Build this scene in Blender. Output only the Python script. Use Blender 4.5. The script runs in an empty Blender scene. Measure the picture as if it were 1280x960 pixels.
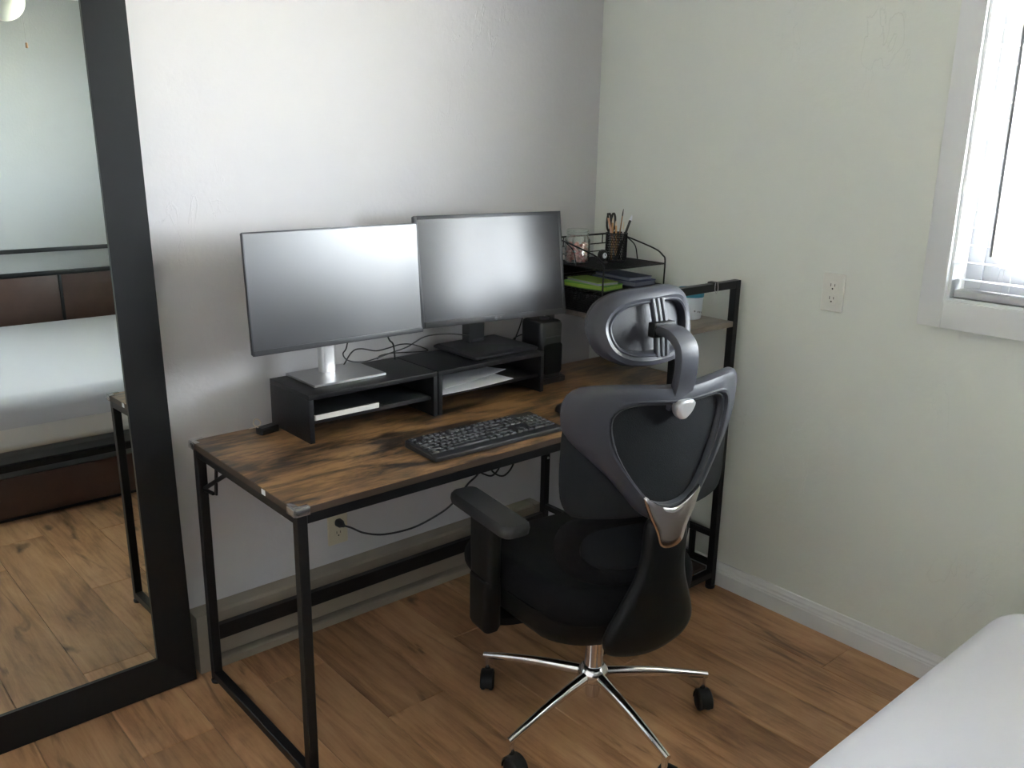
import bpy, bmesh, math, random
from mathutils import Vector, Matrix
random.seed(7)
scene = bpy.context.scene
C = scene.collection
PI = math.pi

# ------------------------------------------------------------------ camera
cam_d = bpy.data.cameras.new('camera')
cam = bpy.data.objects.new('camera', cam_d)
C.objects.link(cam)
right = Vector((0.755174, -0.655281, 0.017850))
up = Vector((0.162230, 0.213206, 0.963444))
fwd = Vector((0.635132, 0.724673, -0.267314))
mw = Matrix((right, up, -fwd)).transposed().to_4x4()
mw.translation = Vector((-2.4987, -2.3902, 1.5474))
cam.matrix_world = mw
cam_d.sensor_width = 36.0
cam_d.lens = 1114.45 * 36.0 / 1280.0
cam_d.clip_start = 0.05
scene.camera = cam

# ------------------------------------------------------------------ sky and exposure
world = bpy.data.worlds.new('overcast_sky')
scene.world = world
world.use_nodes = True
bg = world.node_tree.nodes['Background']
bg.inputs['Color'].default_value = (0.91, 0.945, 1.0, 1)
bg.inputs['Strength'].default_value = 8.0
sun_d = bpy.data.lights.new('sun', 'SUN')
sun_d.energy = 48.0
sun_d.angle = math.radians(0.6)
sun_d.color = (1.0, 0.93, 0.84)
sun = bpy.data.objects.new('sun', sun_d)
sun.rotation_euler = (0, math.radians(-48), math.radians(8))   # from behind the house, shining out over the garden
C.objects.link(sun)
vs = scene.view_settings
vs.view_transform = 'Standard'
vs.look = 'None'
vs.gamma = 1.0
vs.use_curve_mapping = False
vs.exposure = 3.28
# window opening (right wall, x = 0)
WY0, WY1, WZ0, WZ1, WT = -1.345, -2.78, 1.135, 2.22, 0.15
pd = bpy.data.lights.new('window_portal', 'AREA')
pd.shape = 'RECTANGLE'
pd.size = WZ1 - WZ0
pd.size_y = WY0 - WY1
pd.cycles.is_portal = True
po = bpy.data.objects.new('window_portal', pd)
po.location = (0.17, (WY0 + WY1) / 2, (WZ0 + WZ1) / 2)
po.rotation_euler = (0, PI / 2, 0)          # emits towards -x
C.objects.link(po)

# ------------------------------------------------------------------ materials
MATS = {}
def nodes_of(name):
    m = bpy.data.materials.new(name)
    m.use_nodes = True
    nt = m.node_tree
    return m, nt, nt.nodes['Principled BSDF']

def mat(name, col, rough=0.5, metal=0.0, spec=0.5, bump=0.0, bscale=200.0, var=0.0, vscale=8.0, coat=0.0, sheen=0.0):
    """plain procedural material with optional fine bump and colour variation"""
    m, nt, b = nodes_of(name)
    b.inputs['Base Color'].default_value = (*col, 1)
    b.inputs['Roughness'].default_value = rough
    b.inputs['Metallic'].default_value = metal
    b.inputs['Specular IOR Level'].default_value = spec
    b.inputs['Coat Weight'].default_value = coat
    b.inputs['Sheen Weight'].default_value = sheen
    tc = nt.nodes.new('ShaderNodeTexCoord')
    if bump:
        n = nt.nodes.new('ShaderNodeTexNoise'); n.inputs['Scale'].default_value = bscale
        n.inputs['Detail'].default_value = 3
        bp = nt.nodes.new('ShaderNodeBump'); bp.inputs['Strength'].default_value = bump
        bp.inputs['Distance'].default_value = 0.002
        nt.links.new(tc.outputs['Object'], n.inputs['Vector'])
        nt.links.new(n.outputs['Fac'], bp.inputs['Height'])
        nt.links.new(bp.outputs['Normal'], b.inputs['Normal'])
    if var:
        n2 = nt.nodes.new('ShaderNodeTexNoise'); n2.inputs['Scale'].default_value = vscale
        n2.inputs['Detail'].default_value = 4
        mr = nt.nodes.new('ShaderNodeMapRange')
        mr.inputs['To Min'].default_value = 1 - var; mr.inputs['To Max'].default_value = 1 + var
        mx = nt.nodes.new('ShaderNodeVectorMath'); mx.operation = 'SCALE'
        mx.inputs[0].default_value = col
        nt.links.new(tc.outputs['Object'], n2.inputs['Vector'])
        nt.links.new(n2.outputs['Fac'], mr.inputs['Value'])
        nt.links.new(mr.outputs['Result'], mx.inputs['Scale'])
        nt.links.new(mx.outputs['Vector'], b.inputs['Base Color'])
    MATS[name] = m
    return m

def plaster(name, col, rough=0.6):
    """hand-trowelled painted plaster: orange peel, trowel ridges and a few nicks"""
    m, nt, b = nodes_of(name)
    N = nt.nodes.new; L = nt.links.new
    b.inputs['Roughness'].default_value = rough
    b.inputs['Specular IOR Level'].default_value = 0.3
    tc = N('ShaderNodeTexCoord')
    fine = N('ShaderNodeTexNoise'); fine.inputs['Scale'].default_value = 55; fine.inputs['Detail'].default_value = 5
    ridge = N('ShaderNodeTexNoise'); ridge.inputs['Scale'].default_value = 15; ridge.inputs['Detail'].default_value = 8
    ridge.inputs['Distortion'].default_value = 0.5
    L(tc.outputs['Object'], fine.inputs['Vector']); rmp = N('ShaderNodeMapping'); rmp.inputs['Scale'].default_value = (1.0, 1.0, 0.45); rmp.inputs['Rotation'].default_value = (0.25, 0.35, 0)
    L(tc.outputs['Object'], rmp.inputs['Vector']); L(rmp.outputs['Vector'], ridge.inputs['Vector'])
    # sharp trowel ridges where the noise crosses one level, only in patches
    sub = N('ShaderNodeMath'); sub.operation = 'SUBTRACT'; sub.inputs[1].default_value = 0.56
    ab = N('ShaderNodeMath'); ab.operation = 'ABSOLUTE'
    mr = N('ShaderNodeMapRange'); mr.inputs['From Min'].default_value = 0.0; mr.inputs['From Max'].default_value = 0.012
    mr.inputs['To Min'].default_value = 1.0; mr.inputs['To Max'].default_value = 0.0
    L(ridge.outputs['Fac'], sub.inputs[0]); L(sub.outputs[0], ab.inputs[0]); L(ab.outputs[0], mr.inputs['Value'])
    patch = N('ShaderNodeTexNoise'); patch.inputs['Scale'].default_value = 2.3; patch.inputs['Detail'].default_value = 2
    L(tc.outputs['Object'], patch.inputs['Vector'])
    pm = N('ShaderNodeMapRange'); pm.inputs['From Min'].default_value = 0.53; pm.inputs['From Max'].default_value = 0.72
    pm.inputs['To Max'].default_value = 0.35
    L(patch.outputs['Fac'], pm.inputs['Value'])
    mul = N('ShaderNodeMath'); mul.operation = 'MULTIPLY'
    L(mr.outputs['Result'], mul.inputs[0]); L(pm.outputs['Result'], mul.inputs[1])
    mad = N('ShaderNodeMath'); mad.operation = 'MULTIPLY_ADD'; mad.inputs[1].default_value = 0.35
    L(fine.outputs['Fac'], mad.inputs[0]); L(mul.outputs[0], mad.inputs[2])
    bp = N('ShaderNodeBump'); bp.inputs['Strength'].default_value = 0.55; bp.inputs['Distance'].default_value = 0.005
    L(mad.outputs[0], bp.inputs['Height']); L(bp.outputs['Normal'], b.inputs['Normal'])
    big = N('ShaderNodeTexNoise'); big.inputs['Scale'].default_value = 1.7; big.inputs['Detail'].default_value = 4
    L(tc.outputs['Object'], big.inputs['Vector'])
    br = N('ShaderNodeMapRange'); br.inputs['To Min'].default_value = 0.955; br.inputs['To Max'].default_value = 1.045
    L(big.outputs['Fac'], br.inputs['Value'])
    sc = N('ShaderNodeVectorMath'); sc.operation = 'SCALE'; sc.inputs[0].default_value = col
    L(br.outputs['Result'], sc.inputs['Scale']); L(sc.outputs['Vector'], b.inputs['Base Color'])
    MATS[name] = m
    return m

def wood(name, axis, cols, grain=26.0, stretch=14.0, patch_scale=3.0, knots=0.0, rough=0.45, per_object=False, spec=0.4, lo=0.36, hi=0.66, pf=0.55):
    """wood grain stretched along one axis; cols = dark, mid, light"""
    m, nt, b = nodes_of(name)
    N = nt.nodes.new; L = nt.links.new
    b.inputs['Roughness'].default_value = rough
    b.inputs['Specular IOR Level'].default_value = spec
    tc = N('ShaderNodeTexCoord')
    src = tc.outputs['Object']
    if per_object:
        oi = N('ShaderNodeObjectInfo')
        ml = N('ShaderNodeVectorMath'); ml.operation = 'SCALE'; ml.inputs[0].default_value = (37.0, 61.0, 23.0)
        L(oi.outputs['Random'], ml.inputs['Scale'])
        ad = N('ShaderNodeVectorMath'); ad.operation = 'ADD'
        L(src, ad.inputs[0]); L(ml.outputs['Vector'], ad.inputs[1])
        src = ad.outputs['Vector']
    mp = N('ShaderNodeMapping')
    s = [1.0, 1.0, 1.0]; s[axis] = 1.0 / stretch
    mp.inputs['Scale'].default_value = s
    L(src, mp.inputs['Vector'])
    g = N('ShaderNodeTexNoise'); g.inputs['Scale'].default_value = grain * 2; g.inputs['Detail'].default_value = 8
    g.inputs['Roughness'].default_value = 0.65; g.inputs['Distortion'].default_value = 0.6
    L(mp.outputs['Vector'], g.inputs['Vector'])
    mp2 = N('ShaderNodeMapping')
    s2 = [1.0, 1.0, 1.0]; s2[axis] = 0.32
    mp2.inputs['Scale'].default_value = s2
    L(src, mp2.inputs['Vector'])
    pt = N('ShaderNodeTexNoise'); pt.inputs['Scale'].default_value = patch_scale; pt.inputs['Detail'].default_value = 6
    pt.inputs['Roughness'].default_value = 0.6; pt.inputs['Distortion'].default_value = 0.8
    L(mp2.outputs['Vector'], pt.inputs['Vector'])
    mx = N('ShaderNodeMix'); mx.data_type = 'FLOAT'; mx.inputs['Factor'].default_value = pf
    L(g.outputs['Fac'], mx.inputs[2]); L(pt.outputs['Fac'], mx.inputs[3])
    cr = N('ShaderNodeValToRGB')
    e = cr.color_ramp.elements
    e[0].position = lo; e[0].color = (*cols[0], 1)
    e[1].position = hi; e[1].color = (*cols[2], 1)
    k = e.new((lo + hi)/2); k.color = (*cols[1], 1)
    L(mx.outputs[0], cr.inputs['Fac'])
    out = cr.outputs['Color']
    if knots:
        mp3 = N('ShaderNodeMapping'); s3 = [1.0, 1.0, 1.0]; s3[axis] = 0.38
        mp3.inputs['Scale'].default_value = s3
        L(src, mp3.inputs['Vector'])
        dn = N('ShaderNodeTexNoise'); dn.inputs['Scale'].default_value = 9; dn.inputs['Detail'].default_value = 4
        L(mp3.outputs['Vector'], dn.inputs['Vector'])
        vm = N('ShaderNodeVectorMath'); vm.operation = 'SCALE'; vm.inputs['Scale'].default_value = 0.16
        L(dn.outputs['Color'], vm.inputs[0])
        va = N('ShaderNodeVectorMath'); va.operation = 'ADD'
        L(mp3.outputs['Vector'], va.inputs[0]); L(vm.outputs['Vector'], va.inputs[1])
        vo = N('ShaderNodeTexVoronoi'); vo.inputs['Scale'].default_value = 5.5
        L(va.outputs['Vector'], vo.inputs['Vector'])
        kr = N('ShaderNodeMapRange'); kr.inputs['From Min'].default_value = 0.05; kr.inputs['From Max'].default_value = 0.15
        kr.inputs['To Min'].default_value = knots; kr.inputs['To Max'].default_value = 0.0
        L(vo.outputs['Distance'], kr.inputs['Value'])
        kx = N('ShaderNodeMix'); kx.data_type = 'RGBA'
        kx.inputs[7].default_value = (*[c * 0.42 for c in cols[0]], 1)
        L(kr.outputs['Result'], kx.inputs['Factor']); L(out, kx.inputs[6])
        out = kx.outputs[2]
        mp4 = N('ShaderNodeMapping'); s4 = [1.0, 1.0, 1.0]; s4[axis] = 0.16
        mp4.inputs['Scale'].default_value = s4
        L(src, mp4.inputs['Vector'])
        sn = N('ShaderNodeTexNoise'); sn.inputs['Scale'].default_value = 19; sn.inputs['Detail'].default_value = 5
        sn.inputs['Distortion'].default_value = 0.9
        L(mp4.outputs['Vector'], sn.inputs['Vector'])
        sr = N('ShaderNodeMapRange'); sr.inputs['From Min'].default_value = 0.60; sr.inputs['From Max'].default_value = 0.72
        sr.inputs['To Max'].default_value = 0.8
        L(sn.outputs['Fac'], sr.inputs['Value'])
        sx_ = N('ShaderNodeMix'); sx_.data_type = 'RGBA'
        sx_.inputs[7].default_value = (*[c * 0.5 for c in cols[0]], 1)
        L(sr.outputs['Result'], sx_.inputs['Factor']); L(out, sx_.inputs[6])
        out = sx_.outputs[2]
    if per_object:
        rr = N('ShaderNodeMapRange'); rr.inputs['To Min'].default_value = 0.86; rr.inputs['To Max'].default_value = 1.14
        L(oi.outputs['Random'], rr.inputs['Value'])
        sc = N('ShaderNodeVectorMath'); sc.operation = 'SCALE'
        L(out, sc.inputs[0]); L(rr.outputs['Result'], sc.inputs['Scale'])
        out = sc.outputs['Vector']
    L(out, b.inputs['Base Color'])
    bp = N('ShaderNodeBump'); bp.inputs['Strength'].default_value = 0.12; bp.inputs['Distance'].default_value = 0.001
    L(g.outputs['Fac'], bp.inputs['Height']); L(bp.outputs['Normal'], b.inputs['Normal'])
    MATS[name] = m
    return m

def clear(name, tint=(1, 1, 1), gloss=0.08, rough=0.02):
    """thin clear glass or plastic"""
    m = bpy.data.materials.new(name); m.use_nodes = True
    nt = m.node_tree
    for n in list(nt.nodes):
        if n.type == 'BSDF_PRINCIPLED': nt.nodes.remove(n)
    out = [n for n in nt.nodes if n.type == 'OUTPUT_MATERIAL'][0]
    t = nt.nodes.new('ShaderNodeBsdfTransparent'); t.inputs['Color'].default_value = (*tint, 1)
    g = nt.nodes.new('ShaderNodeBsdfGlossy'); g.inputs['Roughness'].default_value = rough
    lw = nt.nodes.new('ShaderNodeLayerWeight'); lw.inputs['Blend'].default_value = 0.35
    mr = nt.nodes.new('ShaderNodeMapRange'); mr.inputs['To Min'].default_value = gloss * 0.4; mr.inputs['To Max'].default_value = min(1.0, gloss * 6)
    mx = nt.nodes.new('ShaderNodeMixShader')
    nt.links.new(lw.outputs['Facing'], mr.inputs['Value']); nt.links.new(mr.outputs['Result'], mx.inputs['Fac'])
    nt.links.new(t.outputs[0], mx.inputs[1]); nt.links.new(g.outputs[0], mx.inputs[2])
    nt.links.new(mx.outputs[0], out.inputs['Surface'])
    MATS[name] = m
    return m

plaster('wall_grey_white', (0.585, 0.572, 0.585))
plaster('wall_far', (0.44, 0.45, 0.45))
plaster('wall_white', (0.86, 0.85, 0.85))
plaster('wall_sage', (0.725, 0.745, 0.695))
mat('ceiling_white', (0.90, 0.90, 0.89), 0.8, bump=0.3, bscale=60)
mat('trim_white', (0.72, 0.73, 0.74), 0.4, bump=0.05, bscale=90)
mat('vinyl_white', (0.58, 0.59, 0.63), 0.35)
mat('blind_white', (0.52, 0.52, 0.54), 0.45)
wood('laminate', 1, [(0.185, 0.090, 0.044), (0.39, 0.212, 0.108), (0.52, 0.31, 0.168)], grain=20, stretch=16, patch_scale=6.0, knots=0.95, rough=0.42, per_object=True)
mat('subfloor', (0.06, 0.035, 0.02), 0.8)
wood('rustic_top', 0, [(0.024, 0.015, 0.010), (0.185, 0.097, 0.040), (0.34, 0.190, 0.080)], grain=24, stretch=5, patch_scale=12.0, knots=0.0, rough=0.36, spec=0.65, lo=0.42, hi=0.58, pf=0.62)
wood('shelf_glare_grey', 0, [(0.10, 0.082, 0.066), (0.19, 0.155, 0.125), (0.27, 0.23, 0.19)], grain=20, stretch=6, patch_scale=9.0, rough=0.4, spec=0.6)  # desk wood greyed: glare on the shelf top put into its colour
mat('rustic_edge', (0.06, 0.038, 0.025), 0.5, var=0.3)
mat('black_metal', (0.006, 0.006, 0.0065), 0.42, spec=0.35, bump=0.1, bscale=300)
mat('riser_black', (0.009, 0.009, 0.0105), 0.42, spec=0.4, bump=0.15, bscale=120)
mat('frame_black', (0.006, 0.0065, 0.0075), 0.40, spec=0.4, bump=0.05, bscale=90)
mat('mirror_glass', (0.80, 0.86, 0.84), 0.0, metal=1.0)
mat('screen_left', (0.024, 0.023, 0.030), 0.33, spec=1.0, coat=0.9)
MATS['screen_left'].node_tree.nodes['Principled BSDF'].inputs['Coat Roughness'].default_value = 0.36
mat('screen_right', (0.022, 0.021, 0.026), 0.18, spec=0.45)
mat('bezel_black', (0.02, 0.02, 0.024), 0.4)
mat('bezel_grey', (0.05, 0.05, 0.056), 0.4)
mat('silver', (0.50, 0.50, 0.51), 0.38, metal=0.85)
mat('silver_light', (0.72, 0.72, 0.74), 0.33, metal=0.7)
mat('logo_grey', (0.16, 0.16, 0.17), 0.4)
mat('plate_chrome', (0.66, 0.62, 0.61), 0.18, metal=1.0)
mat('chrome', (0.78, 0.77, 0.77), 0.12, metal=1.0)
mat('chair_plastic', (0.036, 0.037, 0.048), 0.44, bump=0.06, bscale=250)
mat('chair_mesh', (0.006, 0.007, 0.009), 0.7, spec=0.3, bump=0.6, bscale=420)
mat('chair_fabric', (0.004, 0.004, 0.0045), 0.85, spec=0.2, bump=0.5, bscale=380)
mat('chair_black', (0.005, 0.0055, 0.0055), 0.5, spec=0.3, bump=0.1, bscale=200)
mat('head_pad', (0.026, 0.026, 0.033), 0.5, bump=0.1, bscale=300)
mat('arm_pad', (0.022, 0.022, 0.023), 0.55, bump=0.15, bscale=260)
mat('key_black', (0.016, 0.017, 0.02), 0.42)
mat('legend_white', (0.62, 0.64, 0.66), 0.6)
mat('cable_black', (0.012, 0.012, 0.013), 0.45)
mat('device_black', (0.014, 0.015, 0.016), 0.4, bump=0.08, bscale=160)
mat('paper_white', (0.78, 0.79, 0.84), 0.75)
mat('page_grey', (0.26, 0.27, 0.32), 0.7)
mat('wand_grey', (0.20, 0.20, 0.21), 0.3)
mat('plastic_white', (0.76, 0.74, 0.72), 0.4)
mat('almond', (0.62, 0.56, 0.42), 0.4)
mat('outlet_white', (0.72, 0.71, 0.66), 0.35)
mat('slot_dark', (0.03, 0.028, 0.025), 0.6)
mat('heater_beige', (0.29, 0.255, 0.205), 0.5, var=0.12, vscale=5)
clear('corner_clear', (0.92, 0.92, 0.92), 0.9, 0.22)
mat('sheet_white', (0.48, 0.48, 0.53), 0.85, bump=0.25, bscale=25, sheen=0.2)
mat('mattress_side', (0.62, 0.61, 0.60), 0.85, bump=0.3, bscale=60)
mat('bed_brown', (0.060, 0.028, 0.020), 0.45, var=0.25, vscale=12)
mat('bed_grey', (0.20, 0.20, 0.20), 0.8)
mat('globe_white', (0.80, 0.80, 0.77), 0.3)
mat('fan_white', (0.72, 0.72, 0.70), 0.4)
mat('green_paper', (0.07, 0.24, 0.025), 0.5)
mat('lime_paper', (0.24, 0.36, 0.05), 0.5)
mat('blue_paper', (0.04, 0.05, 0.12), 0.5)
mat('indigo_paper', (0.075, 0.085, 0.17), 0.5)
mat('pencil_tan', (0.62, 0.36, 0.16), 0.5)
mat('pencil_peach', (0.66, 0.38, 0.26), 0.5)
mat('pen_black', (0.012, 0.012, 0.012), 0.35)
mat('brush_wood', (0.36, 0.20, 0.10), 0.45)
mat('tip_pale', (0.75, 0.66, 0.52), 0.6)
mat('pink', (0.66, 0.22, 0.20), 0.45)
mat('pale_pink', (0.64, 0.30, 0.26), 0.45)
mat('teal', (0.03, 0.20, 0.30), 0.4)
mat('cup_white', (0.66, 0.70, 0.76), 0.5)
mat('dot_grey', (0.22, 0.22, 0.26), 0.5)
mat('grass', (0.35, 0.325, 0.24), 0.9, var=0.3, vscale=3)
mat('leaf', (0.22, 0.36, 0.07), 0.6, var=0.35, vscale=4)
mat('bark', (0.12, 0.08, 0.05), 0.9, bump=0.6, bscale=30)
clear('pane', (0.96, 0.985, 0.99), 0.06)
clear('jar_glass', (0.93, 0.96, 0.95), 0.14)

# ------------------------------------------------------------------ helpers
def add_box(bm, c, s, bev=0.0, seg=2, rot=None):
    r = bmesh.ops.create_cube(bm, size=1.0)
    vs_ = r['verts']
    for v in vs_:
        v.co = Vector((v.co.x * s[0], v.co.y * s[1], v.co.z * s[2]))
    if bev > 0:
        es = list({e for v in vs_ for e in v.link_edges})
        bv = min(bev, 0.49 * min(s))
        rr = bmesh.ops.bevel(bm, geom=es, offset=bv, segments=seg, profile=0.6, affect='EDGES')
        vs_ = list({v for f in rr['faces'] for v in f.verts} | {v for v in vs_ if v.is_valid})
    M = Matrix.Translation(Vector(c)) @ (rot.to_4x4() if rot else Matrix())
    for v in vs_:
        v.co = M @ v.co
    return vs_

def catmull(pts, n=8, closed=False):
    P = [Vector(p) for p in pts]
    out = []
    m = len(P)
    rng = m if closed else m - 1
    for i in range(rng):
        if closed:
            a, b, c, d = P[(i - 1) % m], P[i], P[(i + 1) % m], P[(i + 2) % m]
        else:
            b, c = P[i], P[i + 1]
            a = P[i - 1] if i > 0 else b * 2 - c
            d = P[i + 2] if i + 2 < m else c * 2 - b
        for k in range(n):
            t = k / n
            out.append(0.5 * ((2 * b) + (c - a) * t + (2 * a - 5 * b + 4 * c - d) * t * t + (3 * b - a - 3 * c + d) * t ** 3))
    if not closed: out.append(P[-1])
    return out

def add_sweep(bm, path, prof, closed=False, scale=None, up0=(0, 0, 1), caps=True):
    """sweep a closed 2-D profile along a path; prof = list of (side, up)"""
    P = [Vector(p) for p in path]
    n = len(P)
    rings = []
    u = Vector(up0)
    for i in range(n):
        if closed: t = P[(i + 1) % n] - P[(i - 1) % n]
        else: t = P[min(i + 1, n - 1)] - P[max(i - 1, 0)]
        t.normalize()
        u = (u - t * u.dot(t))
        if u.length < 1e-4:
            u = t.orthogonal()
        u.normalize()
        s = t.cross(u)
        k = scale[i] if scale else 1.0
        if not isinstance(k, tuple): k = (k, k)
        rings.append([bm.verts.new(P[i] + s * (a * k[0]) + u * (b * k[1])) for a, b in prof])
    m = len(prof)
    for i in range(n if closed else n - 1):
        A, B = rings[i], rings[(i + 1) % n]
        for j in range(m):
            bm.faces.new((A[j], A[(j + 1) % m], B[(j + 1) % m], B[j]))
    if caps and not closed:
        bm.faces.new(rings[0][::-1]); bm.faces.new(rings[-1])
    return rings

def circ(r, n=8):
    return [(r * math.cos(2 * PI * k / n), r * math.sin(2 * PI * k / n)) for k in range(n)]

def add_tube(bm, path, r, n=8, closed=False, scale=None):
    return add_sweep(bm, path, circ(r, n), closed, scale)

def add_bar(bm, a, b, w, h=None, bev=0.0015, up=(0, 0, 1)):
    """square tube between two points"""
    h = h or w
    c = bev
    pr = [(-w/2 + c, -h/2), (w/2 - c, -h/2), (w/2, -h/2 + c), (w/2, h/2 - c), (w/2 - c, h/2), (-w/2 + c, h/2), (-w/2, h/2 - c), (-w/2, -h/2 + c)]
    d = Vector(b) - Vector(a)
    if abs(d.normalized().z) > 0.9: up = (0, 1, 0)
    add_sweep(bm, [a, b], pr, up0=up)

def add_lathe(bm, prof, c=(0, 0, 0), n=24, mtx=None):
    """prof = (radius, z); radius 0 closes an end"""
    rings = []
    c = Vector(c)
    for r, z in prof:
        if r < 1e-6:
            p = Vector((0, 0, z)); p = (mtx @ p if mtx else p) + c
            rings.append([bm.verts.new(p)])
        else:
            ring = []
            for k in range(n):
                p = Vector((r * math.cos(2 * PI * k / n), r * math.sin(2 * PI * k / n), z))
                ring.append(bm.verts.new((mtx @ p if mtx else p) + c))
            rings.append(ring)
    for A, B in zip(rings, rings[1:]):
        if len(A) == 1 and len(B) == 1: continue
        for j in range(n):
            k = (j + 1) % n
            if len(A) == 1: bm.faces.new((A[0], B[j], B[k])) if True else None
            elif len(B) == 1: bm.faces.new((A[j], A[k], B[0]))
            else: bm.faces.new((A[j], A[k], B[k], B[j]))

def rrect(w, d, r, n=6):
    r = max(1e-4, min(r, w / 2 - 1e-4, d / 2 - 1e-4))
    out = []
    for cx, cy, a0 in ((w/2 - r, d/2 - r, 0), (-w/2 + r, d/2 - r, PI/2), (-w/2 + r, -d/2 + r, PI), (w/2 - r, -d/2 + r, 1.5 * PI)):
        for k in range(n + 1):
            a = a0 + PI / 2 * k / n
            out.append((cx + r * math.cos(a), cy + r * math.sin(a)))
    return out

def add_layers(bm, w, d, r, layers, c=(0, 0, 0), n=6, fn=None, mtx=None):
    """stack of rounded rectangles: layers = (z, inset)"""
    rings = []
    for z, ins in layers:
        ring = []
        for x, y in rrect(w - 2 * ins, d - 2 * ins, max(r - ins, 0.001), n):
            p = Vector((x, y, z))
            if fn: p = fn(p)
            if mtx: p = mtx @ p
            ring.append(bm.verts.new(p + Vector(c)))
        rings.append(ring)
    m = len(rings[0])
    for A, B in zip(rings, rings[1:]):
        for j in range(m):
            bm.faces.new((A[j], A[(j + 1) % m], B[(j + 1) % m], B[j]))
    bm.faces.new(rings[0][::-1]); bm.faces.new(rings[-1])

def add_prism(bm, outline, mtx, t):
    """extrude a 2-D outline (x, y) by t along z, then place by mtx"""
    a = [bm.verts.new(mtx @ Vector((x, y, 0))) for x, y in outline]
    b = [bm.verts.new(mtx @ Vector((x, y, t))) for x, y in outline]
    n = len(a)
    for j in range(n):
        bm.faces.new((a[j], a[(j + 1) % n], b[(j + 1) % n], b[j]))
    bm.faces.new(a[::-1]); bm.faces.new(b)

def obj(name, bm, material, parent=None, smooth=35.0, loc=None, rot=None):
    bmesh.ops.recalc_face_normals(bm, faces=bm.faces[:])
    me = bpy.data.meshes.new(name)
    bm.to_mesh(me); bm.free()
    if smooth:
        me.shade_smooth()
        me.set_sharp_from_angle(angle=math.radians(smooth))
    me.materials.append(MATS[material])
    o = bpy.data.objects.new(name, me)
    C.objects.link(o)
    if parent: o.parent = parent
    if loc: o.location = loc
    if rot: o.rotation_euler = rot
    return o

def thing(name, label, cat, loc=(0, 0, 0), rz=0.0, group=None):
    o = bpy.data.objects.new(name, None)
    C.objects.link(o)
    o.empty_display_size = 0.1
    o.location = loc; o.rotation_euler = (0, 0, rz)
    o['label'] = label; o['category'] = cat
    if group: o['group'] = group
    return o

def tag(o, label, cat, group=None, kind=None):
    o['label'] = label; o['category'] = cat
    if group: o['group'] = group
    if kind: o['kind'] = kind
    return o

def nb(): return bmesh.new()

def boxo(name, c, s, material, parent=None, bev=0.0, seg=2, rot=None):
    bm = nb(); add_box(bm, c, s, bev, seg, rot)
    return obj(name, bm, material, parent)

def text_mesh(body, size, depth=0.0003):
    cu = bpy.data.curves.new('lettering', 'FONT')
    cu.body = body; cu.size = size; cu.extrude = depth; cu.align_x = 'CENTER'; cu.align_y = 'CENTER'
    cu.resolution_u = 2
    o = bpy.data.objects.new('lettering', cu); C.objects.link(o)
    dg = bpy.context.evaluated_depsgraph_get()
    me = bpy.data.meshes.new_from_object(o.evaluated_get(dg))
    bpy.data.objects.remove(o); bpy.data.curves.remove(cu)
    return me

# ================================================================== THE ROOM
XL, YF, ZC = -3.7, -4.0, 2.5
def struct(name, bm, material, label, cat, smooth=35.0):
    return tag(obj(name, bm, material, None, smooth), label, cat, kind='structure')

bm = nb(); add_box(bm, (XL/2, 0.06, ZC/2), (-XL + 0.3, 0.12, ZC + 0.2))
struct('wall_back', bm, 'wall_grey_white', 'pale grey plaster wall behind the desk and mirror', 'wall')
bm = nb(); add_box(bm, (XL/2, YF - 0.06, ZC/2), (-XL + 0.3, 0.12, ZC + 0.2))
struct('wall_front', bm, 'wall_far', 'pale plaster wall behind the bed headboard', 'wall')
bm = nb(); add_box(bm, (XL - 0.06, YF/2, ZC/2), (0.12, -YF, ZC + 0.2))
struct('wall_left', bm, 'wall_white', 'white plaster wall facing the window', 'wall')
# right wall with the window opening, built as one shell
bm = nb()
for (y0, y1, z0, z1) in ((0.0, WY0, -0.1, ZC + 0.1), (WY1, YF, -0.1, ZC + 0.1), (WY0, WY1, -0.1, WZ0), (WY0, WY1, WZ1, ZC + 0.1)):
    add_box(bm, (WT/2, (y0 + y1)/2, (z0 + z1)/2), (WT, abs(y0 - y1), z1 - z0))
struct('wall_right', bm, 'wall_sage', 'sage green plaster wall with the window', 'wall')
bm = nb(); add_box(bm, (XL/2, YF/2, ZC + 0.05), (-XL + 0.3, -YF + 0.3, 0.1))
struct('ceiling', bm, 'ceiling_white', 'plain white ceiling', 'ceiling')

# floor: laminate planks along y, each a plank of its own
bm = nb(); add_box(bm, (XL/2, YF/2, -0.03), (-XL + 0.1, -YF + 0.1, 0.04))
floor = struct('floor', bm, 'subfloor', 'warm brown knotty laminate plank floor', 'floor')
PW_, PL_ = 0.192, 1.22
def plank_mesh(w, l):
    bm = nb(); add_box(bm, (0, 0, -0.005), (w - 0.0012, l - 0.0012, 0.01), 0.0016, 1)
    bmesh.ops.recalc_face_normals(bm, faces=bm.faces[:])
    me = bpy.data.meshes.new('plank'); bm.to_mesh(me); bm.free()
    me.materials.append(MATS['laminate'])
    return me
plank_cache = {}
nx = int(math.ceil(-XL / PW_))
for i in range(nx):
    x1 = -i * PW_; x0 = max(XL, x1 - PW_); w = x1 - x0
    off = (0.0, 0.47, 0.83, 0.29, 0.68)[i % 5] * PL_ + 0.07 * math.sin(i * 2.3)
    y = off
    while y > YF:
        a = min(y, 0.0); b_ = max(y - PL_, YF)
        if a - b_ > 0.02 and a > YF:
            key = (round(w, 3), round(a - b_, 2))
            if key not in plank_cache: plank_cache[key] = plank_mesh(w, a - b_)
            o = bpy.data.objects.new('plank', plank_cache[key]); C.objects.link(o)
            o.parent = floor
            o.location = ((x0 + x1)/2, (a + b_)/2, 0.0)
        y -= PL_

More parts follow.
